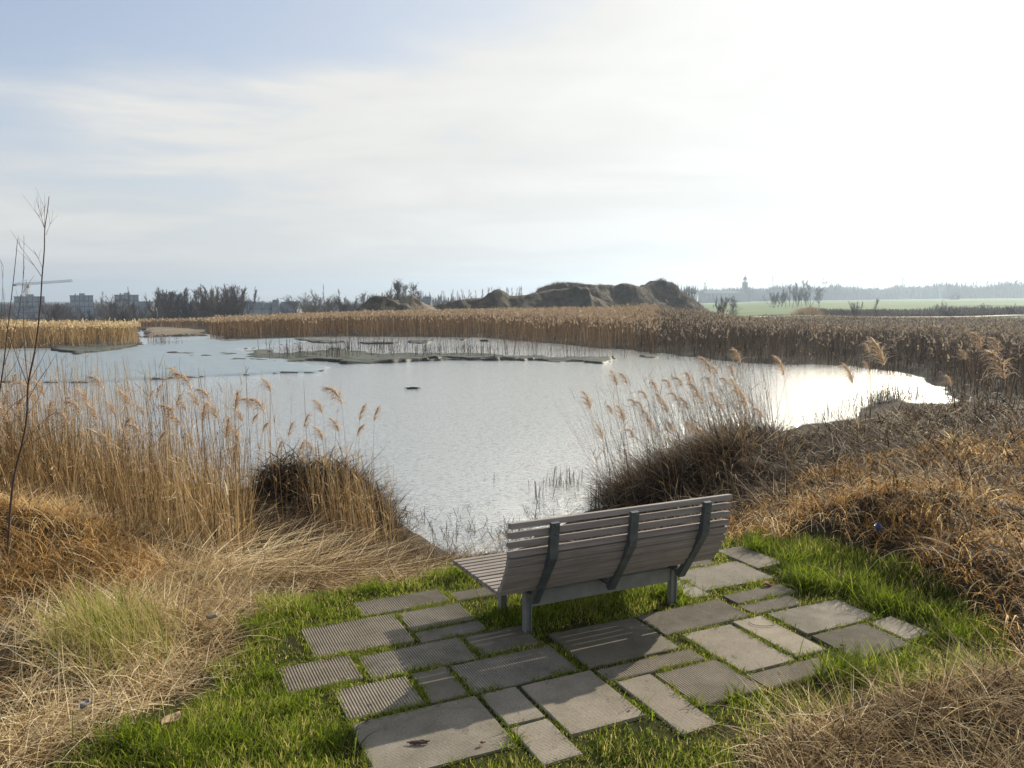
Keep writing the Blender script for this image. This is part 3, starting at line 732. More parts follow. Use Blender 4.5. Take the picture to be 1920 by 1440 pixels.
# ------------------------------------------------------------------ dry litter and tangles
def tangle(name, Q, n, Lr, wr, tilt, curl, mat, label, cat, head=None, tint=(.5, .22), segs=4, excl=True, dmin=-9, lift=.0, clump=.35, face=False):
    P = scatter(Q, n)
    k = in_view(P)
    if excl: k &= sdist(P[:, :2], GREEN) + fbm(P[:, 0], P[:, 1], .45, 30) * .28 > -.05
    cn = fbm(P[:, 0], P[:, 1], clump, 77, 3)
    k &= rng.random(len(P)) < .55 + .6 * cn
    P = P[k]; n = len(P); P[:, 2] += rng.uniform(0, 1, n) * lift - .01
    hd = rng.uniform(0, 6.283, n) if head is None else rng.normal(head[0], head[1], n)
    hd = hd + fbm(P[:, 0], P[:, 1], .7, 91, 2) * 1.2
    bag = Bag()
    d = np.hypot(P[:, 0], P[:, 1])
    wide = np.maximum(1, d / 7.0)
    blades(bag, P, rng.uniform(*Lr, n), rng.uniform(*wr, n) * wide, hd, rng.uniform(*tilt, n), rng.uniform(*curl, n), segs,
           np.clip(rng.normal(tint[0], tint[1] * 1.35, n) + .28 * fbm(P[:, 0], P[:, 1], .8, 95, 3), 0, 1))
    print(name, n); return stuff(name, bag, mat, label, cat)
LEFT = poly([(-700, 1800), (-700, 860), (0, 900), (200, 935), (420, 960), (470, 1080), (470, 1130), (340, 1300), (230, 1345), (60, 1470), (-300, 1800)])
LEFT_LITTER = poly([(-100, 1600), (100, 1200), (330, 1060), (700, 1010), (850, 1030), (960, 1035), (880, 1075), (700, 1105), (480, 1150), (430, 1230), (340, 1320), (200, 1400), (0, 1500)])
SHORE = poly([(330, 950), (560, 920), (760, 940), (900, 975), (1150, 950), (1350, 1005), (940, 1062), (800, 1070), (640, 1110), (420, 1120)], -.35)
RIGHT = poly([(1340, 1005), (1130, 960), (1300, 860), (1500, 780), (1700, 735), (2200, 700), (2700, 900), (2700, 1500), (1950, 1400), (1930, 1270), (1860, 1180), (1760, 1120), (1640, 1065), (1500, 1020)])
RAMB = poly([(1330, 1012), (1330, 940), (1500, 850), (2000, 830), (2500, 900), (2500, 1400), (1950, 1330), (1930, 1270), (1860, 1180), (1760, 1120), (1640, 1065), (1500, 1020)])
BR = poly([(1340, 1700), (1400, 1430), (1480, 1370), (1650, 1310), (1800, 1290), (1950, 1270), (2500, 1300), (2300, 1900)])
tangle('dry_grass', LEFT_LITTER, 26000, (.12, .45), (.003, .006), (.9, 1.5), (.0, .7), M_straw, 'flattened pale straw litter between the left reeds and the green grass', 'dry grass', tint=(.55, .22))
tangle('dry_grass', LEFT, 42000, (.2, .55), (.003, .0065), (.3, 1.2), (.3, 1.6), M_straw, 'matted dry yellow grass on the left bank in front of the reeds', 'dry grass', head=(.6, 1.6), tint=(.5, .22))
AMB_L = poly([(-500, 1130), (-300, 940), (40, 940), (190, 980), (330, 1060), (260, 1130), (100, 1130), (-100, 1180)])
tangle('dry_grass', AMB_L, 24000, (.18, .42), (.004, .008), (.1, .9), (.8, 2.4), M_amber, 'curly golden dry grass on the mound at the left edge', 'dry grass', tint=(.62, .2))
tangle('dead_reed_litter', SHORE, 22000, (.15, .7), (.004, .008), (.9, 1.6), (-.1, 1.0), M_tangle, 'flattened dark dead reed stems lying along the near water edge', 'reed litter', head=(.15, 2.0), tint=(.28, .25), lift=.08)
tangle('dead_reed_litter', poly([(330, 1040), (480, 1015), (760, 1020), (900, 1035), (940, 1062), (800, 1075), (640, 1110), (420, 1125)], -.15), 3600, (.4, 1.3), (.0045, .0075), (1.35, 1.58), (-.05, .25), M_straw, 'long pale reed stems lying loose on the near water edge', 'reed litter', head=(.1, .7), tint=(.5, .25), lift=.16)
tangle('dead_reed_litter', RIGHT, 52000, (.15, .7), (.004, .008), (.4, 1.6), (.2, 1.9), M_tangle, 'brown tangle of fallen reeds covering the right bank', 'reed litter', head=(2.7, 1.9), tint=(.45, .25), lift=.22)
tangle('dry_grass', RAMB, 52000, (.14, .42), (.005, .011), (.1, 1.2), (.8, 2.8), M_amber, 'curly orange brown grass on the right bank behind the paving', 'dry grass', tint=(.55, .24), lift=.05)
tangle('dry_grass', BR, 15000, (.16, .5), (.003, .006), (.5, 1.4), (.2, 1.2), M_straw, 'dry straw tussock at the bottom right corner', 'dry grass', tint=(.38, .25), lift=.04)

# reed beds
def reedbed(name, Q, n, Hr, wr, mat, label, lean=(0, .12), head=None, plume=True, dlim=None, segs=4, tint=(.5, .2), zmin=None, pfrac=.6, hmod=0.0, z=None, clump=.8, hfun=None, cap=None):
    P = scatter(Q, n); k = in_view(P, 1.3)
    if zmin is not None: k &= P[:, 2] > zmin
    k &= rng.random(len(P)) < .6 + .5 * fbm(P[:, 0], P[:, 1], clump, 55, 2)
    P = P[k]; n = len(P)
    Hh = rng.uniform(*Hr, n) * (1 + hmod * fbm(P[:, 0], P[:, 1], 2.5, 56, 3))
    if hfun is not None: Hh = Hh * hfun(P)
    if cap is not None:                          # beds get lower towards the back, away from the water
        px_ = 960 + P[:, 0] / P[:, 1] * F_PX
        zt = H - (np.interp(px_, *cap) - HOR) * P[:, 1] / F_PX - .22
        Hh = np.minimum(Hh, np.maximum(zt - P[:, 2], .15) * rng.uniform(.8, 1.08, n))
    hd = rng.uniform(0, 6.283, n) if head is None else rng.normal(head[0], head[1], n)
    t0 = np.abs(rng.normal(lean[0], lean[1], n)); cv = rng.uniform(0, .22, n)
    tn = np.clip(rng.normal(tint[0], tint[1] * 1.35, n) + .2 * fbm(P[:, 0], P[:, 1], 2.5, 57, 3), 0, 1)
    bag = Bag(); tips = blades(bag, P, Hh, rng.uniform(*wr, n), hd, t0, cv, segs, tn * .8, .6)
    # blades of leaf along the stem
    lf = rng.random(n) < .75
    if lf.any():
        fr = rng.uniform(.15, .85, lf.sum())[:, None]; B = P[lf] * (1 - fr) + tips[lf] * fr
        m_ = lf.sum(); blades(bag, B, Hh[lf] * rng.uniform(.1, .22, m_), rng.uniform(*wr, m_) * 1.5, rng.uniform(0, 6.28, m_), rng.uniform(.3, 1.3, m_), rng.uniform(0, 1.6, m_), 2, tn[lf])
    if plume:
        s = rng.random(n) < pfrac; T = tips[s]; m_ = s.sum()
        if m_:
            w0 = np.mean(wr)
            for q in range(3):
                TT = T - np.column_stack([np.zeros(m_), np.zeros(m_), rng.uniform(.02, .2, m_)])
                blades(bag, TT, rng.uniform(.13, .26, m_), w0 * rng.uniform(2.2, 4.0, m_), hd[s] + rng.normal(0, .8, m_), rng.uniform(.0, .7, m_), rng.uniform(.3, 1.7, m_), 2, np.clip(rng.normal(.9, .1, m_), 0, 1), .8)
    print(name, n); return stuff(name, bag, mat, label, 'reeds')
CAP = ([0, 255, 265, 400, 640, 900, 1200, 1300, 1380, 1460, 1560, 1700, 1920], [604, 606, 599, 597, 588, 583, 574, 579, 590, 600, 604, 606, 610])
FAR1 = poly([(395, 641), (400, 636), (640, 635), (900, 637), (1000, 645), (1100, 655), (1200, 664), (1230, 664), (1230, 612), (1100, 607), (900, 604), (600, 602), (395, 606)], ZW)
reedbed('reed_bed', FAR1, 44000, (1.5, 2.0), (.022, .038), M_reedfar, 'broad belt of pale dry reeds along the far shore of the pond', tint=(.5, .2), hmod=.12, zmin=ZW - .3, pfrac=.8, cap=CAP)
FAR1b = poly([(390, 606), (1320, 610), (1320, 596), (390, 596)], ZW)
reedbed('reed_bed', FAR1b, 9000, (.9, 1.5), (.035, .06), M_reedfar, 'rear rows of pale dry reeds behind the far shore', tint=(.6, .2), zmin=ZW - .05, pfrac=.9, segs=3, cap=CAP)
def hr(P):
    D = pond_d(P[:, 0], P[:, 1]); az = np.degrees(np.arctan2(P[:, 0], P[:, 1]))
    low = np.maximum(sm(D, 2, 24), .0) * sm(az, 9, 17)
    h = 1 - .74 * low
    return h * np.where(rng.random(len(P)) < .03, 1.8, 1)
FAR2 = poly([(1190, 663), (1300, 677), (1400, 687), (1500, 690), (1600, 694), (1695, 706), (1740, 718), (1775, 745), (1800, 765), (2300, 760), (2400, 640), (1900, 625), (1600, 618), (1200, 611)], ZW)
reedbed('reed_bed', FAR2, 62000, (1.25, 1.95), (.016, .03), M_reedbrown, 'dark brown reeds and stems on the sloping right bank of the pond', hfun=hr, cap=CAP, lean=(.1, .25), tint=(.45, .2), hmod=.25, zmin=ZW - .3, pfrac=.3)
LCL = poly([(-700, 660), (60, 658), (200, 656), (262, 650), (258, 636), (200, 625), (-700, 622)], ZW)
reedbed('reed_bed', LCL, 17000, (1.4, 1.95), (.022, .036), M_reed, 'golden clump of reeds on the left side of the pond', tint=(.55, .2), hmod=.12, z=None, pfrac=.85, zmin=-3, cap=CAP)
LFB = poly([(-600, 622), (255, 616), (420, 618), (420, 606), (-600, 606)], ZW)
reedbed('reed_bed', LFB, 9000, (.8, 1.3), (.03, .05), M_reedfar, 'thin low line of reeds far behind the left mudflat', tint=(.5, .2), pfrac=.8, segs=3, zmin=-3, cap=CAP)
# small stem patches in the pond
for Q_, n_, h_, lb in [(poly([(275, 641), (345, 642), (345, 648), (280, 650)], ZW), 260, (.7, 1.3), 'small brown reed patch standing in the mud by the left clump'),
                       (poly([(565, 661), (605, 661), (605, 671), (565, 671)], ZW), 140, (.5, .9), 'small brown reed patch at the left end of the mud islets'),
                       (poly([(790, 655), (825, 655), (825, 666), (790, 666)], ZW), 120, (.8, 1.5), 'small brown reed patch in the middle of the mud islets')]:
    reedbed('reed_patch', Q_, n_, h_, (.014, .024), M_reedbrown, lb, tint=(.35, .2), z=ZW, pfrac=.1, zmin=-9)
b = Bag()
P = scatter(poly([(500, 668), (640, 655), (1180, 672), (1140, 677), (980, 674), (700, 676), (500, 675)], ZW), 900)
P2 = scatter(poly([(480, 640), (840, 638), (980, 660), (640, 655), (470, 662)], ZW), 120); P = np.vstack([P, P2])
k = rng.random(len(P)) < .5 + fbm(P[:, 0], P[:, 1], 1.5, 61, 2) * .9; P = P[k]; P[:, 2] = ZW + .05; n = len(P)
blades(b, P, rng.uniform(.35, 1.35, n), rng.uniform(.02, .035, n), rng.uniform(0, 6.28, n), np.abs(rng.normal(0, .16, n)), rng.uniform(0, .2, n), 3, rng.uniform(.5, 1, n), .5)
tips = P + np.array([0, 0, .45])
blades(b, np.repeat(tips, 2, 0), rng.uniform(.15, .4, 2 * n), .012, rng.uniform(0, 6.28, 2 * n), rng.uniform(.3, .9, 2 * n), .2, 2, .6 * np.ones(2 * n), .6)
stuff('dead_stems', b, M_darkstem, 'thin dead brown stems standing on the mud islets', 'stems')

# near left reed stand
NEARL = poly([(-600, 1080), (-500, 880), (0, 880), (200, 890), (400, 920), (470, 955), (485, 1030), (460, 1105), (300, 1100), (180, 1060), (60, 1040)], -.3)
def hl(P):
    q = P[:, 0] / P[:, 1] + .03 * vnoise(P[:, 1] * 2, P[:, 0] * 2, 9)
    f_ = sm(q, -.37, -.29); return (1 - .3 * f_) * np.where(rng.random(len(P)) < .75 * f_, .3, 1)
reedbed('reed_bed', NEARL, 11500, (.5, 1.15), (.004, .008), M_reed, 'dense stand of tan reed stems on the near left bank', lean=(.12, .2), head=(2.6, 1.2), tint=(.55, .25), hmod=.18, plume=False, segs=5, zmin=-1.75, clump=.5, hfun=hl)
THIN = poly([(-300, 905), (0, 890), (300, 893), (500, 930), (640, 955), (660, 975), (560, 985), (400, 960), (0, 950)], -.9)
reedbed('reed_bed', THIN, 1500, (1.5, 2.1), (.005, .008), M_reed, 'sparse tall reed stems rising over the water on the left', lean=(.04, .1), head=(2.4, 1.4), tint=(.6, .25), plume=False, segs=5, clump=.5, hfun=hl, zmin=-1.8)
tangle('dead_reed_litter', poly([(700, 985), (790, 1000), (860, 1030), (960, 1010), (960, 1050), (850, 1068), (760, 1060), (690, 1030)], -.7), 5000, (.12, .6), (.005, .009), (1.0, 1.6), (-.1, .8), M_tangle, 'matted dead reeds on the muddy edge in front of the seat', 'reed litter', head=(.2, 1.2), tint=(.5, .3), lift=.12, excl=False)
HOLLOW = poly([(490, 930), (620, 900), (740, 930), (760, 985), (640, 1015), (500, 1005)], -.7)
NEARC = poly([(450, 900), (560, 860), (700, 880), (770, 960), (700, 1000), (520, 1000)], -.7)
tangle('dead_reed_litter', NEARC, 16000, (.25, .8), (.005, .009), (.6, 1.6), (.2, 1.7), M_tangle, 'dark mound of matted dead reeds left of the open water', 'reed litter', tint=(.25, .25), lift=.2, excl=False)
tangle('dead_reed_litter', HOLLOW, 9000, (.15, .5), (.006, .011), (.8, 1.7), (.2, 1.9), M_darkstem, 'dark hollow of dead reeds under the mound left of the water', 'reed litter', tint=(.35, .25), lift=.12, excl=False)
reedbed('reed_bed', poly([(560, 975), (640, 965), (745, 985), (755, 1010), (700, 1010), (600, 1005)], -.7), 420, (.9, 1.5), (.005, .008), M_reed, 'slanting reed stems at the tip of the dark reed mound', lean=(.12, .12), head=(2.5, .5), tint=(.5, .25), plume=False, segs=5)
# near right reeds, leaning to the left
NEARR = poly([(1120, 965), (1200, 900), (1300, 858), (1420, 820), (1470, 850), (1450, 920), (1350, 960), (1180, 985)], -.9)
reedbed('reed_bed', NEARR, 1500, (1.1, 2.0), (.004, .007), M_reedbrown, 'thin leaning reed stems behind the bench on the right', lean=(.25, .16), head=(2.9, .5), tint=(.6, .25), plume=False, segs=5, zmin=-1.9)
tangle('dead_reed_litter', NEARR, 26000, (.3, 1.0), (.004, .007), (.6, 1.5), (.1, 1.2), M_tangle, 'dark brown heap of dead reeds behind the bench', 'reed litter', head=(2.8, 1.1), tint=(.4, .25), lift=.25, excl=False)
reedbed('dead_stems', poly([(1090, 985), (1110, 930), (1210, 890), (1230, 960)], ZW), 900, (.2, .7), (.006, .009), M_darkstem, 'black wet reed stubble in the water behind the bench', lean=(.1, .3), plume=False, zmin=-9, clump=.4)
reedbed('dead_stems', poly([(1560, 775), (1640, 752), (1720, 738), (1740, 748), (1650, 772), (1500, 800)], ZW), 900, (.3, .9), (.01, .018), M_darkstem, 'dark stubble along the water edge of the right bank', lean=(.1, .3), plume=False, zmin=-9, clump=1.2)
# stubble, twigs and broken stems in the shallows
b = Bag()
def shal(Q, n, Lr, tl, w=.010):
    P = scatter(poly(Q, ZW), n, ZW - .02); k = rng.random(n) < .5 + fbm(P[:, 0], P[:, 1], .5, 64, 2); P = P[k]; n = len(P)
    L = rng.uniform(*Lr, n); hd = rng.uniform(0, 6.28, n); t = np.abs(rng.normal(*tl, n))
    T = blades(b, P, L, w, hd, t, 0, 2, rng.uniform(.2, 1, n), .3)
    br = rng.random(n) < .4
    blades(b, T[br] * .67 + P[br] * .33, L[br] * .8, w * .9, hd[br] + rng.normal(0, .6, br.sum()), rng.uniform(1.5, 2.6, br.sum()), 0, 2, rng.uniform(.2, 1, br.sum()), .3)
shal([(990, 915), (1090, 900), (1095, 925), (1000, 935)], 190, (.15, .45), (.1, .3), .011)
shal([(925, 905), (960, 900), (960, 918), (930, 920)], 10, (.25, .4), (.3, .2))
shal([(820, 905), (880, 900), (880, 920), (830, 920)], 9, (.2, .35), (.6, .4))
shal([(860, 945), (1120, 930), (1100, 985), (940, 1010), (850, 1000)], 240, (.04, .25), (.8, .6), .009)
shal([(900, 1010), (1000, 975), (1120, 960), (1120, 990), (950, 1035)], 520, (.08, .4), (1.0, .5), .010)
shal([(730, 960), (900, 990), (860, 1045), (780, 1010)], 260, (.08, .4), (1.2, .4), .010)
stuff('dead_stems', b, M_darkstem, 'broken dark reed stubble sticking out of the shallow water near the bench', 'stems')

# ------------------------------------------------------------------ single reeds with plumes
def plume_bag(scale=1.0, droop=1.0, side=0.0, dens=85):
    b = Bag(); L = .24 * scale; ra = []
    p = np.zeros(3); 
    for k in range(9):
        ra.append(p.copy()); a = .15 + droop * 1.25 * (k / 8) ** 1.3
        p = p + np.array([math.cos(side) * math.sin(a), math.sin(side) * math.sin(a), math.cos(a)]) * L / 8
    ra = np.array(ra); tube_np(b, ra, np.linspace(.0016, .0006, 9), .3)
    t = rng.uniform(.02, 1, dens) ** .85; ii = t * 8; i0 = np.minimum(ii.astype(int), 7); fr = (ii - i0)[:, None]
    B = ra[i0] * (1 - fr) + ra[i0 + 1] * fr
    ll = L * .78 * (1.05 - .55 * t) * rng.uniform(.6, 1.2, dens)
    blades(b, B, ll, .0085 * scale, side + rng.normal(0, .8, dens), rng.uniform(.3, 1.0, dens), .5 + droop * rng.uniform(.7, 1.8, dens), 4, rng.uniform(.3, 1, dens), .7)
    blades(b, B, ll * .6, .004 * scale, rng.uniform(0, 6.28, dens), rng.uniform(.3, 1.3, dens), rng.uniform(.3, 1.6, dens), 3, rng.uniform(.4, 1, dens), .7)
    return b, ra
REEDH = 1.9
def make_reed(scale, droop, lean, side, label, group):
    r = empty('reed_stalk'); tag(r, label, 'reed', group)
    n = 12; pts = []; p = np.zeros(3)
    for k in range(n):
        pts.append(p.copy()); a = lean * (.4 + 1.0 * k / n)
        p = p + np.array([math.cos(side) * math.sin(a), math.sin(side) * math.sin(a), math.cos(a)]) * REEDH / (n - 1)
    pts = np.array(pts); b = Bag(); tube_np(b, pts, np.linspace(.0034, .0015, n), .55, 4)
    link('stem', b.mesh('stem'), M_reed, r)
    pb, ra = plume_bag(scale, droop, side + rng.normal(0, .3)); pl = link('plume', pb.mesh('plume'), M_plume, r); pl.location = pts[-1]
    for q in range(rng.integers(1, 4)):
        k = rng.integers(5, 10); lb = Bag()
        blades(lb, pts[k][None], rng.uniform(.18, .36), .011, rng.uniform(0, 6.28), rng.uniform(.2, .7), rng.uniform(.5, 1.8), 5, np.array([.6]), .9)
        link('leaf', lb.mesh('leaf'), M_reed, r)
    return r, pts[-1]
GL = 'tall reeds with plumes in the near left stand'; GR = 'tall reeds with plumes leaning over the water behind the bench'
LL = 'tan reed stalk with a feathery plume, rising over the water in the near left stand'
LR = 'thin reed stalk with a drooping plume, leaning over the water behind the bench'
protoL = [make_reed(s, d, l, a, LL, GL) for s, d, l, a in ((.85, .7, .05, 3.0), (.75, 1.0, .09, 2.6), (.7, .35, .03, .3), (.95, 1.2, .07, 3.3), (.65, .8, .12, 5.9), (.8, .2, .02, 1.0))]
protoR = [make_reed(s, d, l, a, LR, GR) for s, d, l, a in ((.85, 1.0, .25, 3.1), (.75, 1.2, .38, 3.2), (.95, .5, .12, 2.9), (.8, .9, .18, 3.4))]
used = set()
def place_reed(protos, px, py, d, k=None, label=None, group=None, zoff=.16, sc=None):
    k = random.randrange(len(protos)) if k is None else k
    r, tip = protos[k]
    T = at_y(px, py, d); T[2] -= zoff
    for _ in range(4):
        zb = float(hz([T[0]], [T[1]])[0]); zb = max(zb, ZW - .2); s = (T[2] - zb) / tip[2]
        bx, by = T[0] - tip[0] * s, T[1] - tip[1] * s
        zb = max(float(hz([bx], [by])[0]), ZW - .2); s = (T[2] - zb) / tip[2]
    if id(r) in used: o = copy_tree(r)
    else: o = r; used.add(id(r))
    if label: o['label'] = label
    if group: o['group'] = group
    s = max(.25, s); o.scale = (1, 1, s)
    for c in o.children:
        if c.name.startswith('plume'):
            q = sc or random.uniform(.85, 1.15); c.scale = (q, q, q / s)
    o.location = (T[0] - tip[0], T[1] - tip[1], zb - .02)
    return o
UL = [(293, 720), (276, 728), (332, 735), (335, 690), (372, 740), (380, 765), (440, 737), (473, 745), (505, 702), (360, 700), (345, 780), (270, 752), (603, 751), (632, 782), (675, 758),
      (667, 789), (703, 765), (471, 770), (489, 783), (585, 822), (603, 795), (558, 828), (165, 735), (185, 760), (215, 752), (232, 775), (130, 770), (120, 745), (190, 700), (245, 735),
      (310, 765), (420, 790), (448, 800), (395, 730), (350, 745), (540, 790), (520, 820), (455, 765), (240, 800), (205, 810), (160, 800), (90, 760), (30, 740), (12, 760), (45, 780),
      (70, 735), (85, 715), (20, 700), (60, 720), (5, 730), (495, 745), (410, 760), (300, 800), (265, 790), (150, 750), (108, 790), (434, 840), (366, 815), (572, 775), (330, 760)]
for px, py in UL: place_reed(protoL, px + random.uniform(-3, 3), py, random.uniform(7.6, 10.5))
place_reed(protoL, 640, 734, 10.2, 3, 'tallest dark reed plume at the right edge of the left stand, clear against the water', sc=1.4, group=GL)
UR = [(1157, 702), (1176, 698), (1148, 753), (1171, 771), (1193, 740), (1213, 727), (1231, 709), (1258, 704), (1216, 765), (1223, 781), (1252, 753), (1280, 702), (1295, 697), (1333, 702),
      (1346, 680), (1375, 684), (1320, 737), (1301, 791), (1365, 700), (1471, 681), (1240, 735), (1270, 730), (1310, 720), (1290, 745), (1340, 730), (1130, 800), (1190, 800), (1262, 790),
      (1385, 720), (1355, 745), (1400, 740), (1205, 745), (1107, 745), (1430, 760)]
for px, py in UR: place_reed(protoR, px, py, random.uniform(10.2, 12.0))
for px, py, d, s_, lab in [(1333, 676, 10.4, 1.3, 'largest pale plume of the reeds leaning over the water behind the bench'),
                           (1389, 658, 11.0, 1.1, 'highest pale reed plume behind the right half of the bench'),
                           (1659, 660, 9.4, 1.7, 'big fluffy pale reed plume standing out before the right end of the pond'),
                           (1600, 694, 9.8, 1.3, 'pale reed plume over the bright water, left of the big fluffy one'),
                           (1632, 640, 11.5, .8, 'small reed plume up against the brown far right bank, left of the big fluffy one'),
                           (1629, 672, 11.5, .7, 'tiny reed plume just left of the big fluffy one at the water line'),
                           (1886, 680, 7.8, 1.7, 'large drooping cream plume near the right edge of the picture'),
                           (1841, 625, 9.2, 1.1, 'upright cream plume above the large drooping one near the right edge'),
                           (1874, 632, 9.5, 1.0, 'slender cream plume directly above the large drooping one at the right edge'),
                           (1812, 650, 10.2, .8, 'small drooping plume left of the two upright cream ones at the right'),
                           (1785, 700, 10.4, .8, 'small brown plume low over the dark bank at the right')]:
    place_reed(protoR if 'drooping' in lab or 'leaning' in lab else protoL, px, py, d, 0, lab, 'single reeds rising from the right bank', sc=s_)
for pr in protoL + protoR:
    if id(pr[0]) not in used: place_reed([pr], 300, 740, 9)

b = Bag()
P = scatter(PAVED, 900); P = P[rect_dist(P) < -.01]; n = len(P); P[:, 2] = .0085
k = rng.random(n) < .3 + .8 * fbm(P[:, 0], P[:, 1], .5, 66, 2); P = P[k]; n = len(P)
blades(b, P, rng.uniform(.008, .035, n), rng.uniform(.0015, .004, n), rng.uniform(0, 6.28, n), rng.uniform(1.45, 1.57, n), rng.uniform(-.1, .1, n), 2, rng.uniform(0, 1, n), .4)
stuff('crumbs', b, M_leaf, 'tiny crumbs of dead stem and leaf scattered on the pavers', 'debris')

# ------------------------------------------------------------------ saplings at the left edge
def px_path(pts, d, dj=0.0):
    out_ = []
    for k, (a, b_) in enumerate(pts): out_.append(at_y(a, b_, d + dj * k / max(1, len(pts) - 1)))
    return np.array(out_)
def smooth_path(P, n=4):
    o = [P[0]]
    for k in range(len(P) - 1):
        a, b_ = P[k], P[k + 1]; pa = P[max(0, k - 1)]; pb = P[min(len(P) - 1, k + 2)]
        for t in np.linspace(0, 1, n + 1)[1:]:
            o.append(.5 * ((2 * a) + (b_ - pa) * t + (2 * pa - 5 * a + 4 * b_ - pb) * t * t + (-pa + 3 * a - 3 * b_ + pb) * t ** 3))
    return np.array(o)
def sapling(name, label, d, trunk, twigs, r0, r1):
    base = px_path(trunk, d)
    zb = float(hz([base[0][0]], [base[0][1]])[0]); base[0][2] = zb - .05
    e = empty(name, (base[0][0], base[0][1], zb)); off = np.array([base[0][0], base[0][1], zb])
    b = Bag(); P = smooth_path(base) - off; tube_np(b, P, np.linspace(r0, r1, len(P)), .5, 6); link('trunk', b.mesh('trunk', True), M_twig, e)
    b = Bag()
    for tw, w, dj in twigs:
        P = smooth_path(px_path(tw, d, dj)) - off; tube_np(b, P, np.linspace(w * .7, w * .25, len(P)), .5, 4)
        for _ in range(3):
            k = random.randrange(len(P) // 3, len(P)); v = P[k] - P[max(0, k - 2)]; v = v / (np.linalg.norm(v) + 1e-6)
            q = P[k] + (v + np.array([random.uniform(-.7, .7), random.uniform(-.7, .7), .3])) * random.uniform(.05, .16)
            tube_np(b, np.array([P[k], (P[k] + q) / 2 + np.array([0, 0, .005]), q]), [w * .4, w * .3, w * .2], .5, 3)
    link('branches', b.mesh('branches', True), M_twig, e); tag(e, label, 'sapling', 'bare saplings at the left edge'); return e
sapling('bare_sapling', 'tallest bare sapling at the left edge, its thin forked tip reaching high into the sky', 6.3,
        [(8, 985), (23, 915), (40, 838), (50, 785), (53, 720), (66, 655), (75, 580), (79, 518), (83, 470), (84, 429), (89, 395), (92, 368)],
        [([(84, 429), (75, 398), (67, 371)], .0035, .1), ([(84, 429), (73, 405), (64, 394)], .003, -.1), ([(84, 429), (83, 400), (83, 385)], .003, .1), ([(86, 441), (92, 425), (97, 413)], .003, 0),
         ([(81, 505), (72, 485), (63, 467)], .0035, .1), ([(79, 520), (60, 492), (38, 463)], .004, -.2), ([(53, 720), (46, 650), (44, 590), (43, 534), (45, 459)], .006, .4),
         ([(53, 725), (32, 670), (15, 620), (2, 575)], .005, -.3), ([(55, 715), (75, 680), (95, 640), (112, 610)], .004, .4), ([(52, 750), (72, 715), (90, 690), (105, 665)], .004, -.2),
         ([(50, 780), (75, 740), (85, 700)], .004, .4), ([(45, 810), (20, 760), (0, 730)], .004, .3), ([(40, 838), (70, 800), (100, 775)], .004, -.3), ([(35, 860), (60, 830), (95, 812), (120, 800)], .004, .3),
         ([(66, 655), (55, 630), (50, 600)], .0035, .2), ([(62, 670), (78, 640), (84, 610)], .003, .2)], .0095, .0022)
sapling('bare_sapling', 'low bare sapling half cut off by the left edge, with long arching shoots', 6.9,
        [(-25, 1000), (-15, 900), (-8, 820), (-4, 760), (6, 690), (14, 620), (20, 570), (28, 500), (33, 448)],
        [([(-8, 820), (15, 770), (40, 748), (58, 735)], .005, .2), ([(-4, 760), (-2, 650), (4, 560), (6, 500)], .005, .2), ([(6, 690), (22, 640), (34, 590), (44, 520), (45, 480)], .005, -.2),
         ([(2, 720), (30, 680), (42, 640)], .004, .3), ([(14, 620), (8, 575), (5, 535)], .0035, .2)], .009, .002)

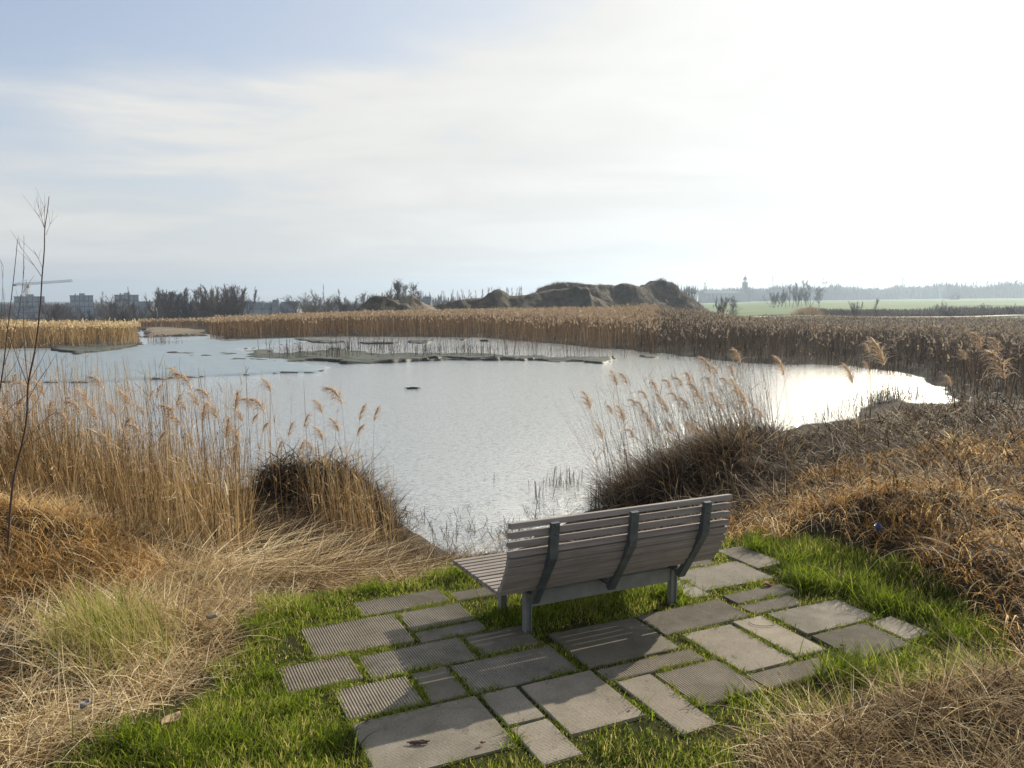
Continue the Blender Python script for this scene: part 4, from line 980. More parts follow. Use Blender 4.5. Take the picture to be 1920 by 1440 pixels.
# ------------------------------------------------------------------ bare trees
def tree_mesh(kind, seed):
    rs = np.random.default_rng(seed); tb, cb_ = Bag(), Bag()
    spec = dict(poplar=dict(stems=1, n1=30, a1=.42, l1=.30, low=.16, n2=6, n3=3),
                slim=dict(stems=1, n1=34, a1=.25, l1=.17, low=.22, n2=4, n3=2),
                spread=dict(stems=3, n1=13, a1=.75, l1=.36, low=.22, n2=7, n3=4),
                bush=dict(stems=9, n1=9, a1=.6, l1=.34, low=.12, n2=6, n3=3),
                multi=dict(stems=5, n1=20, a1=.35, l1=.26, low=.15, n2=6, n3=3))[kind]
    def branch(p, d, L, r, lev, n=4):
        pts = [p]; dd = d.copy()
        for k in range(n):
            dd = dd + rs.normal(0, .10, 3) + np.array([0, 0, .09 if lev else .02]); dd /= np.linalg.norm(dd)
            pts.append(pts[-1] + dd * L / n)
        pts = np.array(pts); tube_np(tb if lev == 0 else cb_, pts, np.linspace(r, r * .35, len(pts)), .5, 3 if lev else 5)
        if lev >= 3: return
        cnt = [spec['n1'], spec['n2'], spec['n3']][lev]; lo = spec['low'] if lev == 0 else .2
        for _ in range(cnt):
            t = lo + (1 - lo) * rs.random() ** .9; i_ = min(int(t * n), n - 1); q = pts[i_] + (pts[i_ + 1] - pts[i_]) * (t * n - i_)
            az = rs.uniform(0, 6.283); an = spec['a1'] * rs.uniform(.7, 1.3) + (.15 if lev else 0)
            ax = pts[i_ + 1] - pts[i_]; ax /= np.linalg.norm(ax)
            s1 = np.cross(ax, [.3, .2, .9]); s1 /= np.linalg.norm(s1) + 1e-9; s2 = np.cross(ax, s1)
            nd = ax * math.cos(an) + (s1 * math.cos(az) + s2 * math.sin(az)) * math.sin(an)
            l_ = [spec['l1'] * (1.15 - .75 * t), L * .42, L * .5][lev] * rs.uniform(.6, 1.15)
            branch(q, nd, l_, [.0045, .0024, .0016][lev], lev + 1, [4, 3, 2][lev])
    for s_ in range(spec['stems']):
        if spec['stems'] == 1: d = np.array([rs.normal(0, .02), rs.normal(0, .02), 1.])
        else: d = np.array([rs.normal(0, .3), rs.normal(0, .3), 1.]) * (1 if kind != 'bush' else np.array([1.6, 1.6, 1]))
        d = d / np.linalg.norm(d)
        branch(np.array([rs.normal(0, .01), rs.normal(0, .01), -.02]), d, (.8 if spec['stems'] == 1 else rs.uniform(.6, .85)), .010 if spec['stems'] == 1 else .008, 0, 5)
    m1 = tb.mesh('trunk', True); m2 = cb_.mesh('crown', True)
    zmax = max(v.co.z for v in m2.vertices)
    for m_ in (m1, m2): m_.transform(Matrix.Scale(1 / zmax, 4))
    return m1, m2
TM = {k: [tree_mesh(k, 100 + 7 * j_ + len(k)) for j_ in range(n_)] for k, n_ in (('poplar', 3), ('slim', 3), ('spread', 3), ('bush', 2), ('multi', 3))}
tmats = {}
def tree(kind, px, top, d, label, group, name='bare_tree', mat=M_twigfar, wide=1.0, cat='tree'):
    T = at_y(px, top, d); zb = float(hz([T[0]], [T[1]])[0]); h = T[2] - zb
    e = empty(name, (T[0], T[1], zb - .1), random.uniform(0, 6.28)); h = max(h, .8)
    e.scale = (h * wide, h * wide, h)
    key = (kind, random.randrange(len(TM[kind])), mat.name)
    if key not in tmats:
        a, b_ = TM[kind][key[1]]; a = a.copy(); b_ = b_.copy(); a.materials.append(M_bark if mat is M_twigfar else mat); b_.materials.append(mat); tmats[key] = (a, b_)
    a, b_ = tmats[key]
    o1 = bpy.data.objects.new('trunk', a); o2 = bpy.data.objects.new('crown', b_)
    for o_ in (o1, o2): COL.objects.link(o_); o_.parent = e
    tag(e, label, cat, group); return e
g = 'tall bare trees in the grove right of the apartment blocks'
GV = [(286, 556), (296, 546), (305, 540), (313, 543), (320, 536), (331, 537), (341, 545), (347, 540), (357, 541), (367, 537), (376, 536), (384, 540), (392, 535), (400, 533), (407, 530), (414, 531), (424, 530), (434, 533), (441, 529), (449, 535)]
for k, (x_, t_) in enumerate(GV):
    tree('multi' if k % 3 else 'poplar', x_, t_, random.uniform(185, 225), 'bare brown tree in the dense grove standing right of the apartment blocks', g, 'bare_tree', M_twigfar, 1.0)
g = 'low bare trees in front of the apartment blocks'
for x_, t_, kd in [(4, 572, 'spread'), (14, 578, 'bush'), (36, 590, 'bush'), (84, 562, 'spread'), (94, 566, 'multi'), (104, 572, 'spread'), (112, 578, 'bush'), (125, 570, 'multi'), (134, 580, 'bush'), (152, 588, 'bush'), (170, 572, 'multi'),
                   (181, 568, 'spread'), (192, 580, 'bush'), (207, 552, 'multi'), (217, 548, 'spread'), (226, 562, 'multi'), (240, 566, 'multi'), (247, 574, 'spread'), (262, 568, 'multi'), (270, 580, 'bush'), (278, 576, 'bush'), (292, 566, 'spread'), (60, 592, 'bush')]:
    tree(kd, x_, t_, random.uniform(190, 260), 'low bare tree or scrub in front of and between the apartment blocks', g, 'bare_tree', M_twigfar, 1.1)
tree('slim', 188, 544, 380, 'slim columnar poplar between the second and third apartment block', None, 'poplar_tree', M_twigfar, 1.2)
tree('slim', 239, 536, 260, 'thin bare leaning tree above the roof of the third apartment block', None, 'bare_tree', M_twigfar, .6)
g = 'bare trees on the skyline between the grove and the earth mounds'
for x_, t_, kd in [(560, 548, 'spread'), (572, 546, 'spread'), (584, 556, 'multi'), (607, 546, 'spread'), (616, 553, 'spread'), (600, 560, 'bush'), (648, 553, 'multi'), (658, 556, 'spread'), (668, 552, 'multi'), (682, 543, 'spread'), (692, 548, 'spread'), (633, 560, 'bush')]:
    tree(kd, x_, t_, random.uniform(180, 240), 'bare tree on the skyline between the grove and the earth mounds', g)
for x_, t_ in [(591, 540), (638, 540), (606, 530)]:
    tree('slim', x_, t_, 300, 'slim columnar poplar rising among the bare trees left of the mounds', 'slim poplars left of the mounds', 'poplar_tree', M_twigfar, 1.2 if t_ > 535 else .5)
g = 'cluster of tall bare trees behind the leftmost mound'
for x_, t_ in [(722, 545), (730, 532), (738, 524), (744, 519), (751, 524), (759, 528), (767, 526), (775, 540)]:
    tree('poplar', x_, t_, random.uniform(165, 185), 'tall bare tree in the cluster behind the leftmost earth mound', g, 'bare_tree', M_twigfar, 1.25)
g = 'row of slim pale poplars on the horizon behind the mounds'
for x_, t_ in [(825, 543), (832, 544), (843, 541), (846, 547), (858, 547), (863, 543), (868, 540), (873, 543), (877, 541), (883, 546), (893, 542), (898, 541), (903, 540), (909, 538), (915, 537), (926, 536), (930, 539), (937, 538), (942, 537), (949, 537), (953, 540), (960, 537), (966, 538), (970, 537), (974, 536), (979, 534)]:
    tree('slim', x_, t_, 560, 'slim pale poplar in the long row on the horizon behind the mounds', g, 'poplar_tree', M_poplar, 1.1)
g = 'bare trees in the cluster right of the church tower'
for x_, t_, kd in [(1452, 545, 'multi'), (1460, 547, 'spread'), (1467, 541, 'multi'), (1475, 538, 'poplar'), (1483, 535, 'poplar'), (1489, 526, 'poplar'), (1497, 532, 'multi'), (1505, 538, 'poplar'), (1513, 545, 'multi'), (1538, 537, 'spread'), (1445, 552, 'spread')]:
    tree(kd, x_, t_, random.uniform(300, 340), 'bare tree in the hazy cluster right of the church tower', g, 'bare_tree', M_twigfar)
tree('spread', 1521, 519, 300, 'tallest spreading bare tree in the hazy cluster right of the church tower', g, 'bare_tree', M_twigfar, .8)
for x_, t_ in [(1302, 538), (1353, 536), (1356, 538), (1564, 531), (1572, 529), (1590, 533), (1601, 530), (1607, 532), (1611, 531), (1617, 529)]:
    tree('slim', x_, t_, 900, 'slim lone poplar on the hazy right horizon beside the church or the tree cluster', 'slim poplars scattered on the right horizon', 'poplar_tree', M_twigfar, 1.0)
tree('spread', 1406, 535, 800, 'small round bare tree directly right of the church tower', None, 'bare_tree', M_twigfar, .9)
g = 'long row of tall poplars at the right edge of the horizon'
for k in range(31):
    x_ = 1781 + k * 4.9 + random.uniform(-1.2, 1.2)
    tree('poplar' if k % 2 else 'slim', x_, 526 + random.uniform(-3.5, 2) + (4 if k < 2 else 0), 830, 'tall hazy poplar in the long row at the right edge of the horizon', g, 'poplar_tree', M_twigfar, 1.3 if k % 2 == 0 else .8)
g = 'shrubs behind the dike path'
for x_, t_, kd in [(1605, 562, 'multi'), (1645, 556, 'poplar'), (1772, 560, 'bush'), (1790, 576, 'bush'), (1578, 574, 'bush'), (1845, 566, 'spread'), (1902, 566, 'bush'), (1350, 552, 'multi'), (1378, 550, 'spread')]:
    tree(kd, x_, t_, random.uniform(118, 150), 'bare twiggy shrub standing in the field behind the dike path', g, 'bare_shrub', M_twigfar, .9, 'shrub')
tree('bush', 1188, 546, 112, 'leafless round shrub in the reeds before the highest earth mound', None, 'bare_shrub', M_twigfar, .9, 'shrub')

# pale rounded bush in the field
def dome(px, top, d, w, label):
    T = at_y(px, top, d); zb = float(hz([T[0]], [T[1]])[0]); h = max(T[2] - zb, .8); b = Bag(); n = 1800
    P = np.column_stack([rng.normal(0, w * .28, n), rng.normal(0, w * .28, n), np.zeros(n)])
    rr = np.hypot(P[:, 0], P[:, 1]) / (w * .6)
    blades(b, P, h * np.clip(1.1 - .5 * rr ** 2, .25, 1.1) * rng.uniform(.8, 1.05, n), .05, np.arctan2(P[:, 1], P[:, 0]) + rng.normal(0, .4, n), np.clip(rr * .7, 0, 1), .7, 4, np.clip(rng.normal(.8, .15, n), 0, 1))
    o = link('dry_bush', b.mesh('dry_bush'), M_reedfar); o.location = (T[0], T[1], zb); tag(o, label, 'bush')
dome(1514, 570, 150, 4.2, 'pale rounded tuft of dry reeds in the green field behind the dike')

# woods on the horizon
def wood(name, q, n, h, w, label, mat=M_twigfar, tint=(.5, .3)):
    P = scatter(q, n); hh = rng.uniform(h[0], h[1], n) * (1 + .35 * fbm(P[:, 0], P[:, 1], 30, 31, 3)); b = Bag()
    blades(b, P, hh, rng.uniform(*w, n), rng.uniform(0, 6.28, n), np.abs(rng.normal(0, .12, n)), rng.uniform(0, .25, n), 3, .5, .75)
    t_ = P.copy(); t_[:, 2] += hh * .5
    blades(b, t_, hh * .45, rng.uniform(*w, n) * .7, rng.uniform(0, 6.28, n), rng.uniform(.2, .8, n), .1, 2, .5, .8)
    o = link(name, b.mesh(name), mat); tag(o, label, 'wood', None, 'stuff')
def strip(px0, px1, d0, d1):
    q = []
    for p_, d_ in ((px0, d0), (px1, d0), (px1, d1), (px0, d1)): q.append(((p_ - 960) / F_PX * d_, d_))
    return np.array(q)
wood('far_wood', strip(1280, 1460, 950, 1080), 3000, (10, 16), (1.0, 2.2), 'hazy blue line of woods behind the church')
wood('far_wood', strip(1440, 1780, 950, 1100), 4600, (10, 17), (1.0, 2.4), 'hazy blue line of woods behind the green field')
wood('far_wood', strip(1770, 2100, 850, 950), 4600, (9, 16), (1.0, 2.0), 'hazy undergrowth beneath the poplar row at the right edge')
wood('far_wood', strip(-150, 700, 500, 580), 6500, (5, 7.5), (.5, 1.2), 'grey brown woods and scrub behind and between the apartment blocks')
wood('far_wood', strip(690, 1300, 420, 560), 5000, (7.5, 12), (.6, 1.4), 'grey brown band of woods behind the earth mounds')
wood('scrub', strip(-100, 560, 175, 230), 7000, (1.2, 2.3), (.1, .3), 'low brown scrub in front of the apartment blocks')
wood('hedge', strip(1500, 2100, 185, 200), 3600, (1.0, 1.9), (.1, .3), 'low bluish hedge crossing the green field', M_reedbrown)
wood('hedge', strip(1600, 2100, 120, 132), 2400, (.8, 1.6), (.08, .2), 'rough brown verge behind the dike path', M_reedbrown)
# vegetation on the mounds
b = Bag()
for (Xg, Yg, Zg), n_ in ((g4, 14000), (g3, 5000), (g2, 1500), (g1, 1800)):
    ii = rng.integers(0, Xg.size, n_); P = np.column_stack([Xg.ravel()[ii], Yg.ravel()[ii], Zg.ravel()[ii]]) + rng.normal(0, .12, (n_, 3)) * [1, 1, 0]
    P = P[P[:, 2] > -.6]; P = P[rng.random(len(P)) < .35 + fbm(P[:, 0], P[:, 1], 6, 81, 2)]
    m_ = len(P); blades(b, P, rng.uniform(.2, .75, m_), rng.uniform(.03, .07, m_), rng.uniform(0, 6.28, m_), rng.uniform(0, .9, m_), rng.uniform(0, 1, m_), 2, rng.uniform(.0, .75, m_))
stuff('dry_grass', b, M_reedbrown, 'rough dry weeds growing on the earth mounds', 'weeds')

# ------------------------------------------------------------------ buildings
def block(px0, pxm, px1, top, d, label, seed):
    rs = random.Random(seed); th = R(30)
    C = at_y(pxm, top, d); zb = float(hz([C[0]], [C[1]])[0]) - .5; h = C[2] - zb
    wB = (px1 - pxm) / F_PX * d / math.cos(th); wA = max(8, (pxm - px0) / F_PX * d / math.sin(th))
    e = empty('apartment_block', (C[0], C[1], zb), th * .95)         # corner nearest to the camera at the origin
    bm = bmesh.new(); box(bm, 0, wB, 0, wA, 0, h - .4); bm_obj('wall', bm, M_brick, e)
    bm = bmesh.new(); box(bm, -.25, wB + .25, -.25, wA + .25, h - .4, h); bm_obj('roof', bm, M_slab, e)
    n = 4; fh = (h - 1.0) / n; nw = 5; ww = wB / nw
    for s in range(n):
        z0 = .9 + s * fh
        bm = bmesh.new(); box(bm, -.1, wB + .1, -.22, 0, z0 + fh - .38, z0 + fh - .12); bm_obj('balcony_slab', bm, M_slab, e)
        for k in range(nw):
            bm = bmesh.new(); box(bm, k * ww + .12, (k + 1) * ww - .12, -.06, -.003, z0 + .15, z0 + fh - .42); bm_obj('window', bm, M_glass, e)
        for k in range(3):
            bm = bmesh.new(); y0 = wA * (.14 + .28 * k); box(bm, -.05, -.003, y0, y0 + 1.3, z0 + .5, z0 + fh - .6); bm_obj('window', bm, M_glass, e)
    bm = bmesh.new(); box(bm, wB * .4, wB * .65, wA * .3, wA * .55, h + .003, h + 1.1); box(bm, wB * .2, wB * .26, wA * .3, wA * .36, h + .003, h + .9); bm_obj('roof_plant', bm, M_slab, e)
    tag(e, label, 'apartment block', 'four dark brick apartment blocks on the left horizon'); return e
block(20, 26, 68, 555.5, 430, 'leftmost dark apartment block, under the tower crane', 1)
block(109, 131, 164, 553.5, 430, 'second apartment block from the left, with a small rooftop structure', 2)
block(196, 216, 250, 552.5, 430, 'third apartment block from the left, partly behind bare trees', 3)
block(281, 300, 334, 551.5, 430, 'rightmost apartment block, half hidden by the grove of bare trees', 4)
def house(px, w_px, ridge, d, label, wall, roof, group=None, rz=0.0, cat='house', dp=8):
    C = at_y(px, ridge, d); zb = float(hz([C[0]], [C[1]])[0]) - .3; h = C[2] - zb; w = w_px / F_PX * d
    e = empty('house', (C[0], C[1], zb), rz); eh = h * .62
    bm = bmesh.new(); box(bm, -w / 2, w / 2, 0, dp, 0, eh); bm_obj('wall', bm, wall, e)
    bm = bmesh.new(); v = [bm.verts.new(p) for p in ((-w / 2 - .2, -.3, eh), (w / 2 + .2, -.3, eh), (w / 2 + .2, dp + .3, eh), (-w / 2 - .2, dp + .3, eh), (-w / 2 - .2, dp / 2, h), (w / 2 + .2, dp / 2, h))]
    for q in ((0, 1, 5, 4), (2, 3, 4, 5), (1, 2, 5), (3, 0, 4), (3, 2, 1, 0)): bm.faces.new([v[i_] for i_ in q])
    bm.normal_update(); ro = bm_obj('roof', bm, roof, e)
    bm = bmesh.new(); box(bm, w * .2, w * .2 + .7, dp / 2 - .35, dp / 2 + .35, h - .5, h + .8); bm_obj('chimney', bm, wall, ro)
    for k in range(max(1, int(w / 4))):
        bm = bmesh.new(); x_ = -w / 2 + 1 + k * 4; box(bm, x_, x_ + 1.4, -.05, -.003, eh * .45, eh * .8); bm_obj('window', bm, M_glass, e)
    tag(e, label, cat, group); return e
house(266, 30, 565, 445, 'low flat-looking building between the third and fourth apartment block', M_slab, M_slate, None, 0, 'house', 10)
g = 'distant row of low houses with dark roofs'
for px, w, rg in [(463, 18, 566), (482, 14, 567), (497, 12, 568), (515, 10, 562), (530, 16, 566), (548, 18, 565), (625, 12, 567), (800, 12, 556)]:
    house(px, w, rg, 400, 'small dark-roofed house on the horizon between the grove and the mounds', M_slab, M_slate, g, random.uniform(-.2, .2))
house(1294, 9, 548, 430, 'shed with its sun glint painted white, just right of the highest earth mound', M_white, M_white, None, .2, 'shed', 6)  # white walls and roof carry the sun glint in their colour
house(1303, 8, 551, 425, 'smaller shed with its sun glint painted white, touching the first one by the mound', M_white, M_white, None, -.3, 'shed', 6)
house(1794, 13, 549.5, 700, 'dark little barn in the green field under the poplar row', M_brick, M_slate, None, .1, 'barn', 5)

# church
def church():
    d = 880; C = at_y(1396, 560, d); zb = float(hz([C[0]], [C[1]])[0]); e = empty('church', (C[0], C[1], zb), .15)
    u = d / F_PX; H1 = lambda y: at_y(1396, y, d)[2] - zb
    w = 8 * u / 2 * .95
    bm = bmesh.new(); box(bm, -w, w, -w, w, 0, H1(530)); t = bm_obj('tower', bm, M_stoneb, e)
    bm = bmesh.new(); box(bm, -w - .25, w + .25, -w - .25, w + .25, H1(530) + .002, H1(529)); bm_obj('cornice', bm, M_slab, t)
    bm = bmesh.new()
    bmesh.ops.create_cone(bm, cap_ends=True, segments=8, radius1=w * .78, radius2=w * .78, depth=H1(524.5) - H1(529), matrix=Matrix.Translation((0, 0, (H1(524.5) + H1(529)) / 2 + .01)))
    bm_obj('belfry', bm, M_white, e)
    prof = [(w * .95, H1(524.5)), (w * .98, H1(523.5)), (w * .8, H1(521)), (w * .42, H1(519.3)), (w * .16, H1(518.3)), (w * .1, H1(516.5)), (.02, H1(514.5))]
    bm = bmesh.new(); rings = []
    for r_, z_ in prof: rings.append([bm.verts.new((r_ * math.cos(k * math.pi / 4), r_ * math.sin(k * math.pi / 4), z_ + .02)) for k in range(8)])
    for a, b_ in zip(rings, rings[1:]):
        for k in range(8): bm.faces.new((a[k], a[(k + 1) % 8], b_[(k + 1) % 8], b_[k]))
    bm.faces.new(rings[0]); bm_obj('spire', bm, M_slate, e)
    for s in (-1, 1):
        bm = bmesh.new(); box(bm, s * w * .4 - .35, s * w * .4 + .35, -w - .06, -w - .003, H1(538), H1(533)); bm_obj('louvre', bm, M_slate, t)
    x0, x1 = -48, -w - .02
    bm = bmesh.new(); box(bm, x0, x1, -5, 5, 0, H1(550)); bm_obj('nave', bm, M_stoneb, e)
    bm = bmesh.new(); v = [bm.verts.new(p) for p in ((x0 - .3, -5.4, H1(550)), (x1, -5.4, H1(550)), (x1, 5.4, H1(550)), (x0 - .3, 5.4, H1(550)), (x0 - .3, 0, H1(545)), (x1, 0, H1(545)))]
    for q in ((0, 1, 5, 4), (2, 3, 4, 5), (1, 2, 5), (3, 0, 4), (3, 2, 1, 0)): bm.faces.new([v[i_] for i_ in q])
    bm_obj('nave_roof', bm, M_slate, e)
    for k in range(6):
        bm = bmesh.new(); box(bm, x0 + 2 + k * 4.6, x0 + 3.4 + k * 4.6, -5.06, -5.003, H1(560) if H1(560) > 1 else 1, H1(552)); bm_obj('window', bm, M_glass, e)
    tag(e, 'distant church with a square tower, white belfry and dark onion-shaped spire', 'church')
church()
def water_tower():
    d = 900; C = at_y(1763, 560, d); zb = float(hz([C[0]], [C[1]])[0]); e = empty('water_tower', (C[0], C[1], zb)); Hh = lambda y: at_y(1763, y, d)[2] - zb
    bm = bmesh.new(); bmesh.ops.create_cone(bm, cap_ends=True, segments=20, radius1=1.6, radius2=1.6, depth=Hh(545), matrix=Matrix.Translation((0, 0, Hh(545) / 2))); bm_obj('shaft', bm, M_slab, e)
    bm = bmesh.new(); bmesh.ops.create_cone(bm, cap_ends=True, segments=20, radius1=2.4, radius2=2.4, depth=Hh(538) - Hh(545), matrix=Matrix.Translation((0, 0, (Hh(538) + Hh(545)) / 2 + .01))); bm_obj('tank', bm, M_slab, e)
    tag(e, 'pale cylindrical water tower on the right horizon, left of the poplar row', 'water tower')
water_tower()
def pylon(px, top, d, label):
    C = at_y(px, top, d); zb = float(hz([C[0]], [C[1]])[0]); h = C[2] - zb; e = empty('power_pylon', (C[0], C[1], zb), .3)
    bm = bmesh.new(); w0, w1 = h * .09, h * .018; n = 10
    for k in range(n):
        z0, z1 = h * k / n, h * (k + 1) / n; a = w0 + (w1 - w0) * (k / n) ** .8; b_ = w0 + (w1 - w0) * ((k + 1) / n) ** .8
        cs0 = [(-a, -a, z0), (a, -a, z0), (a, a, z0), (-a, a, z0)]; cs1 = [(-b_, -b_, z1), (b_, -b_, z1), (b_, b_, z1), (-b_, b_, z1)]
        for q in range(4):
            bar(bm, cs0[q], cs1[q], .22); bar(bm, cs0[q], cs1[(q + 1) % 4], .12); bar(bm, cs1[q], cs1[(q + 1) % 4], .12)
    bm_obj('mast', bm, M_steelgrey, e)
    for zz, w in ((.62, .2), (.78, .26), (.93, .17)):
        bm = bmesh.new(); z = h * zz
        for s in (-1, 1):
            bar(bm, (0, 0, z + h * .03), (s * w * h, 0, z), .18); bar(bm, (0, 0, z), (s * w * h, 0, z), .18)
            for q in (.4, .7, 1): bar(bm, (s * w * h * q, 0, z), (s * w * h * q, 0, z - h * .035), .1)
        bm_obj('crossarm', bm, M_steelgrey, e)
    tag(e, label, 'pylon', 'lattice power pylons on the right horizon'); return e
pylon(1693, 520, 900, 'nearest lattice power pylon, above the woods between the lone poplars and the water tower')
pylon(1640, 527, 1300, 'faint far power pylon left of the nearest one')
pylon(1449, 517, 1300, 'faint far power pylon above the tree cluster right of the church')
pylon(1322, 529, 1100, 'faint far power pylon left of the church')
def crane():
    d = 520; C = at_y(50, 534, d); zb = float(hz([C[0]], [C[1]])[0]); h = C[2] - zb; e = empty('tower_crane', (C[0], C[1], zb)); u = d / F_PX
    bm = bmesh.new(); w = .9; n = 14
    for k in range(n):
        z0, z1 = h * k / n, h * (k + 1) / n; cs = [(-w, -w), (w, -w), (w, w), (-w, w)]
        for q in range(4):
            a, b_ = cs[q], cs[(q + 1) % 4]; bar(bm, (*a, z0), (*a, z1), .3); bar(bm, (*a, z0), (*b_, z1), .16); bar(bm, (*a, z1), (*b_, z1), .16)
    bm_obj('mast', bm, M_crane, e)
    def truss(name, x0, x1, zA, zB, n):
        bm = bmesh.new(); P_ = lambda t: (x0 + (x1 - x0) * t, zA + (zB - zA) * t)
        for k in range(n):
            a, b_ = P_(k / n), P_((k + 1) / n); m_ = P_((k + .5) / n)
            for s in (-.6, .6):
                bar(bm, (a[0], s, a[1]), (b_[0], s, b_[1]), .25); bar(bm, (a[0], s, a[1]), (m_[0], 0, m_[1] + 1.3), .14); bar(bm, (m_[0], 0, m_[1] + 1.3), (b_[0], s, b_[1]), .14)
            bar(bm, (a[0], 0, a[1] + 1.3), (b_[0], 0, b_[1] + 1.3), .22)
        bm_obj(name, bm, M_crane, e)
    truss('jib', 0, 86 * u, h, h + 6 * u, 20); truss('counter_jib', 0, -22 * u, h, h - 1 * u, 6)
    bm = bmesh.new(); box(bm, -24.5 * u, -20.5 * u, -1, 1, h - 2.6 * u, h + 1.2 * u); bm_obj('counterweight', bm, M_slate, e)
    bm = bmesh.new(); box(bm, .95, 2.4, -1.7, -.4, h - 2.2, h - .3); bm_obj('cab', bm, M_glass, e)
    bm = bmesh.new(); bar(bm, (0, 0, h), (0, 0, h + 3.2), .5); bar(bm, (0, 0, h + 3.2), (20 * u, 0, h + 2.8), .12); bar(bm, (0, 0, h + 3.2), (-20 * u, 0, h + .8), .12); bm_obj('apex', bm, M_crane, e)
    tag(e, 'white tower crane with a long horizontal jib above the leftmost apartment block', 'crane')
crane()

# ------------------------------------------------------------------ far walker
def person():
    d = 205; C = at_y(1293, 577, d); zb = float(hz([C[0]], [C[1]])[0])
    me = bpy.data.meshes.new('person')
    V = [(0, 0, .92), (0, 0, 1.15), (0, 0, 1.42), (0, 0, 1.53), (0, .02, 1.62), (0, .02, 1.72), (-.10, 0, .88), (-.11, -.16, .48), (-.11, -.10, .07), (-.11, -.24, .03), (.10, 0, .88), (.11, .15, .49), (.11, .30, .10), (.11, .18, .03),
         (-.2, 0, 1.41), (-.25, .12, 1.13), (-.23, .02, .88), (-.22, -.03, .80), (.2, 0, 1.41), (.25, -.12, 1.13), (.23, -.2, .9), (.22, -.25, .83)]
    E_ = [(0, 1), (1, 2), (2, 3), (3, 4), (4, 5), (0, 6), (6, 7), (7, 8), (8, 9), (0, 10), (10, 11), (11, 12), (12, 13), (2, 14), (14, 15), (15, 16), (16, 17), (2, 18), (18, 19), (19, 20), (20, 21)]
    rr = [.15, .14, .15, .06, .095, .08, .10, .075, .055, .045, .10, .075, .055, .045, .075, .055, .04, .035, .075, .055, .04, .035]
    me.from_pydata(V, E_, []); o = link('person', me, simple('dark_clothes', (.02, .02, .025), (.04, .04, .05), 4))
    sk = o.modifiers.new('skin', 'SKIN'); ly = me.skin_vertices[0].data if me.skin_vertices else None
    if ly is None:
        bpy.context.view_layer.objects.active = o
    for k, r_ in enumerate(rr):
        if ly: ly[k].radius = (r_, r_)
    if ly: ly[0].use_root = True
    ss = o.modifiers.new('sub', 'SUBSURF'); ss.levels = 2; ss.render_levels = 2
    o.location = (C[0], C[1], max(zb, C[2] - .9)); tag(o, 'tiny distant walker in dark clothes on the path beside the highest mound', 'person')
    o.rotation_euler = (0, 0, 1.2)
person()

# ------------------------------------------------------------------ small things
def lump(name, c, L, w, h, mat, label, cat, rz, seed):
    b = Bag(); rs = np.random.default_rng(seed)
    for k in range(5):
        n = 8; t = np.linspace(-.5, .5, n); P = np.column_stack([t * L * rs.uniform(.6, 1), rs.normal(0, w * .25) + rs.normal(0, w * .1, n), rs.uniform(-.2, .6) * h + rs.normal(0, h * .12, n)])
        P[:, 0] += rs.normal(0, L * .08); tube_np(b, P, h * .35 * (1.05 - np.abs(t) * 1.6) + .002, .5, 6)
    o = link(name, b.mesh(name, True), mat); o.location = c; o.rotation_euler = (0, 0, rz); tag(o, label, cat); return o
c = on_z(774, 729, ZW); lump('driftwood', c, .75, .18, .10, M_bankside, 'dark piece of driftwood floating alone in the middle of the pond', 'driftwood', .1, 1)
c = on_z(787, 1393, .012); lump('twig', c, .12, .015, .012, M_twig, 'short dark twig lying on the largest smooth slab', 'twig', .1, 2)
c = on_z(1430, 1168, .009)
b = Bag(); t = np.linspace(0, 2.6, 14); tube_np(b, np.column_stack([.09 * np.cos(t + 2.9), .06 * np.sin(t + 2.9), np.full(14, .004)]), .0022, .5, 4)
o = link('twig', b.mesh('twig', True), M_twig); o.location = c; tag(o, 'thin curved twig lying on the long narrow smooth slab', 'twig')
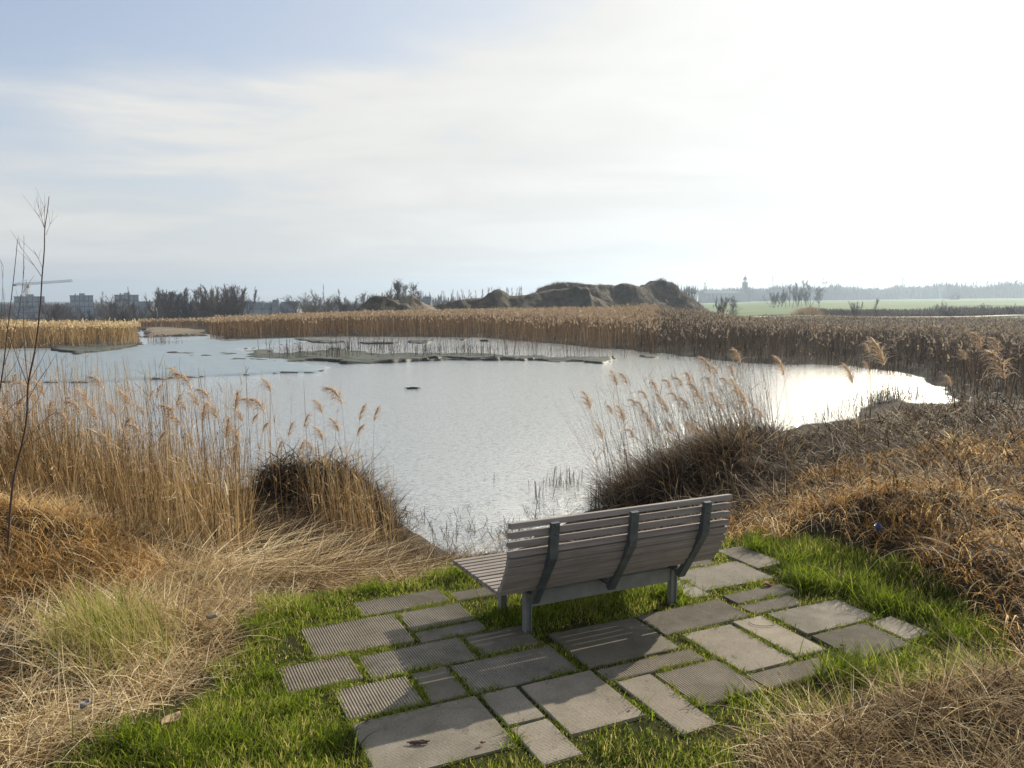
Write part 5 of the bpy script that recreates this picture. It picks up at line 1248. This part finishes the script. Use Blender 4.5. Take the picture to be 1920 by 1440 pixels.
def leaf(px, py, L, rz, label, tint, z=.016, mat=M_leaf, name='dead_leaf', cat='leaf', curl=.4):
    c = on_z(px, py, z); n = 9; V = []; Fq = []
    for k in range(n):
        t = k / (n - 1); w = L * .32 * math.sin(math.pi * min(1, t * .93 + .05)) ** .8
        for j_ in range(5):
            s = (j_ / 2 - 1); V.append(((t - .5) * L, s * w, curl * L * (.35 * s * s + .5 * (t - .5) ** 2) + .003 * math.sin(9 * t + j_)))
    for k in range(n - 1):
        for j_ in range(4): a = k * 5 + j_; Fq.append((a, a + 1, a + 6, a + 5))
    me = mesh_np(name, np.array(V), np.array(Fq), np.full(len(V), tint), True); o = link(name, me, mat)
    so = o.modifiers.new('thick', 'SOLIDIFY'); so.thickness = .0012
    o.location = c; o.rotation_euler = (random.uniform(-.15, .15), random.uniform(-.15, .15), rz); tag(o, label, cat); return o
leaf(1580, 1211, .05, .3, 'small reddish brown leaf on the ridged paver at the right edge', .1)
leaf(1440, 1096, .10, .5, 'brown curled leaf on the upper right pair of narrow pavers', .35)
leaf(322, 1352, .12, 1.2, 'pale torn leaf on the grass at the lower left', .95, .09)
leaf(870, 1167, .035, .2, 'tiny dark leaf on the small narrow paver left of the bench legs', .0)
leaf(688, 1351, .035, 1.4, 'tiny brown leaf at the upper left corner of the largest slab', .3)
leaf(905, 1393, .03, .4, 'tiny brown leaf near the right corner of the largest slab', .15)
leaf(1183, 1327, .03, .8, 'tiny white scrap on the large slab at the bottom centre', 1.0)
M_blue = simple('blue_plastic', (.015, .03, .09), (.03, .06, .15), 20, .4); M_pale = simple('pale_plastic', (.16, .155, .14), (.26, .25, .23), 20, .4)
leaf(1646, 996, .10, 1.3, 'crumpled blue plastic scrap in the brown grass right of the bench', 0, .35, M_blue, 'plastic_scrap', 'litter', 1.2)
leaf(398, 1160, .07, .2, 'small white scrap in the straw left of the paving', 0, .12, M_pale, 'paper_scrap', 'litter', .9)
leaf(160, 1326, .07, 1.3, 'grey crumpled wrapper in the dry grass at the lower left', 0, .2, M_pale, 'plastic_wrapper', 'litter', 1.0)

# ------------------------------------------------------------------ haze
bm = bmesh.new(); box(bm, -3600, 3600, -3600, 3600, -12, 80)
m, t = new_mat('haze_air'); v = t.nodes.new('ShaderNodeVolumePrincipled')
v.inputs['Color'].default_value = (.66, .82, 1.0, 1); v.inputs['Density'].default_value = .00042; v.inputs['Anisotropy'].default_value = .55
o_ = t.nodes.new('ShaderNodeOutputMaterial'); t.links.new(v.outputs[0], o_.inputs['Volume'])
hz_o = bm_obj('haze', bm, m); tag(hz_o, 'thin pale blue haze filling the air over the whole plain', 'haze', None, 'stuff')
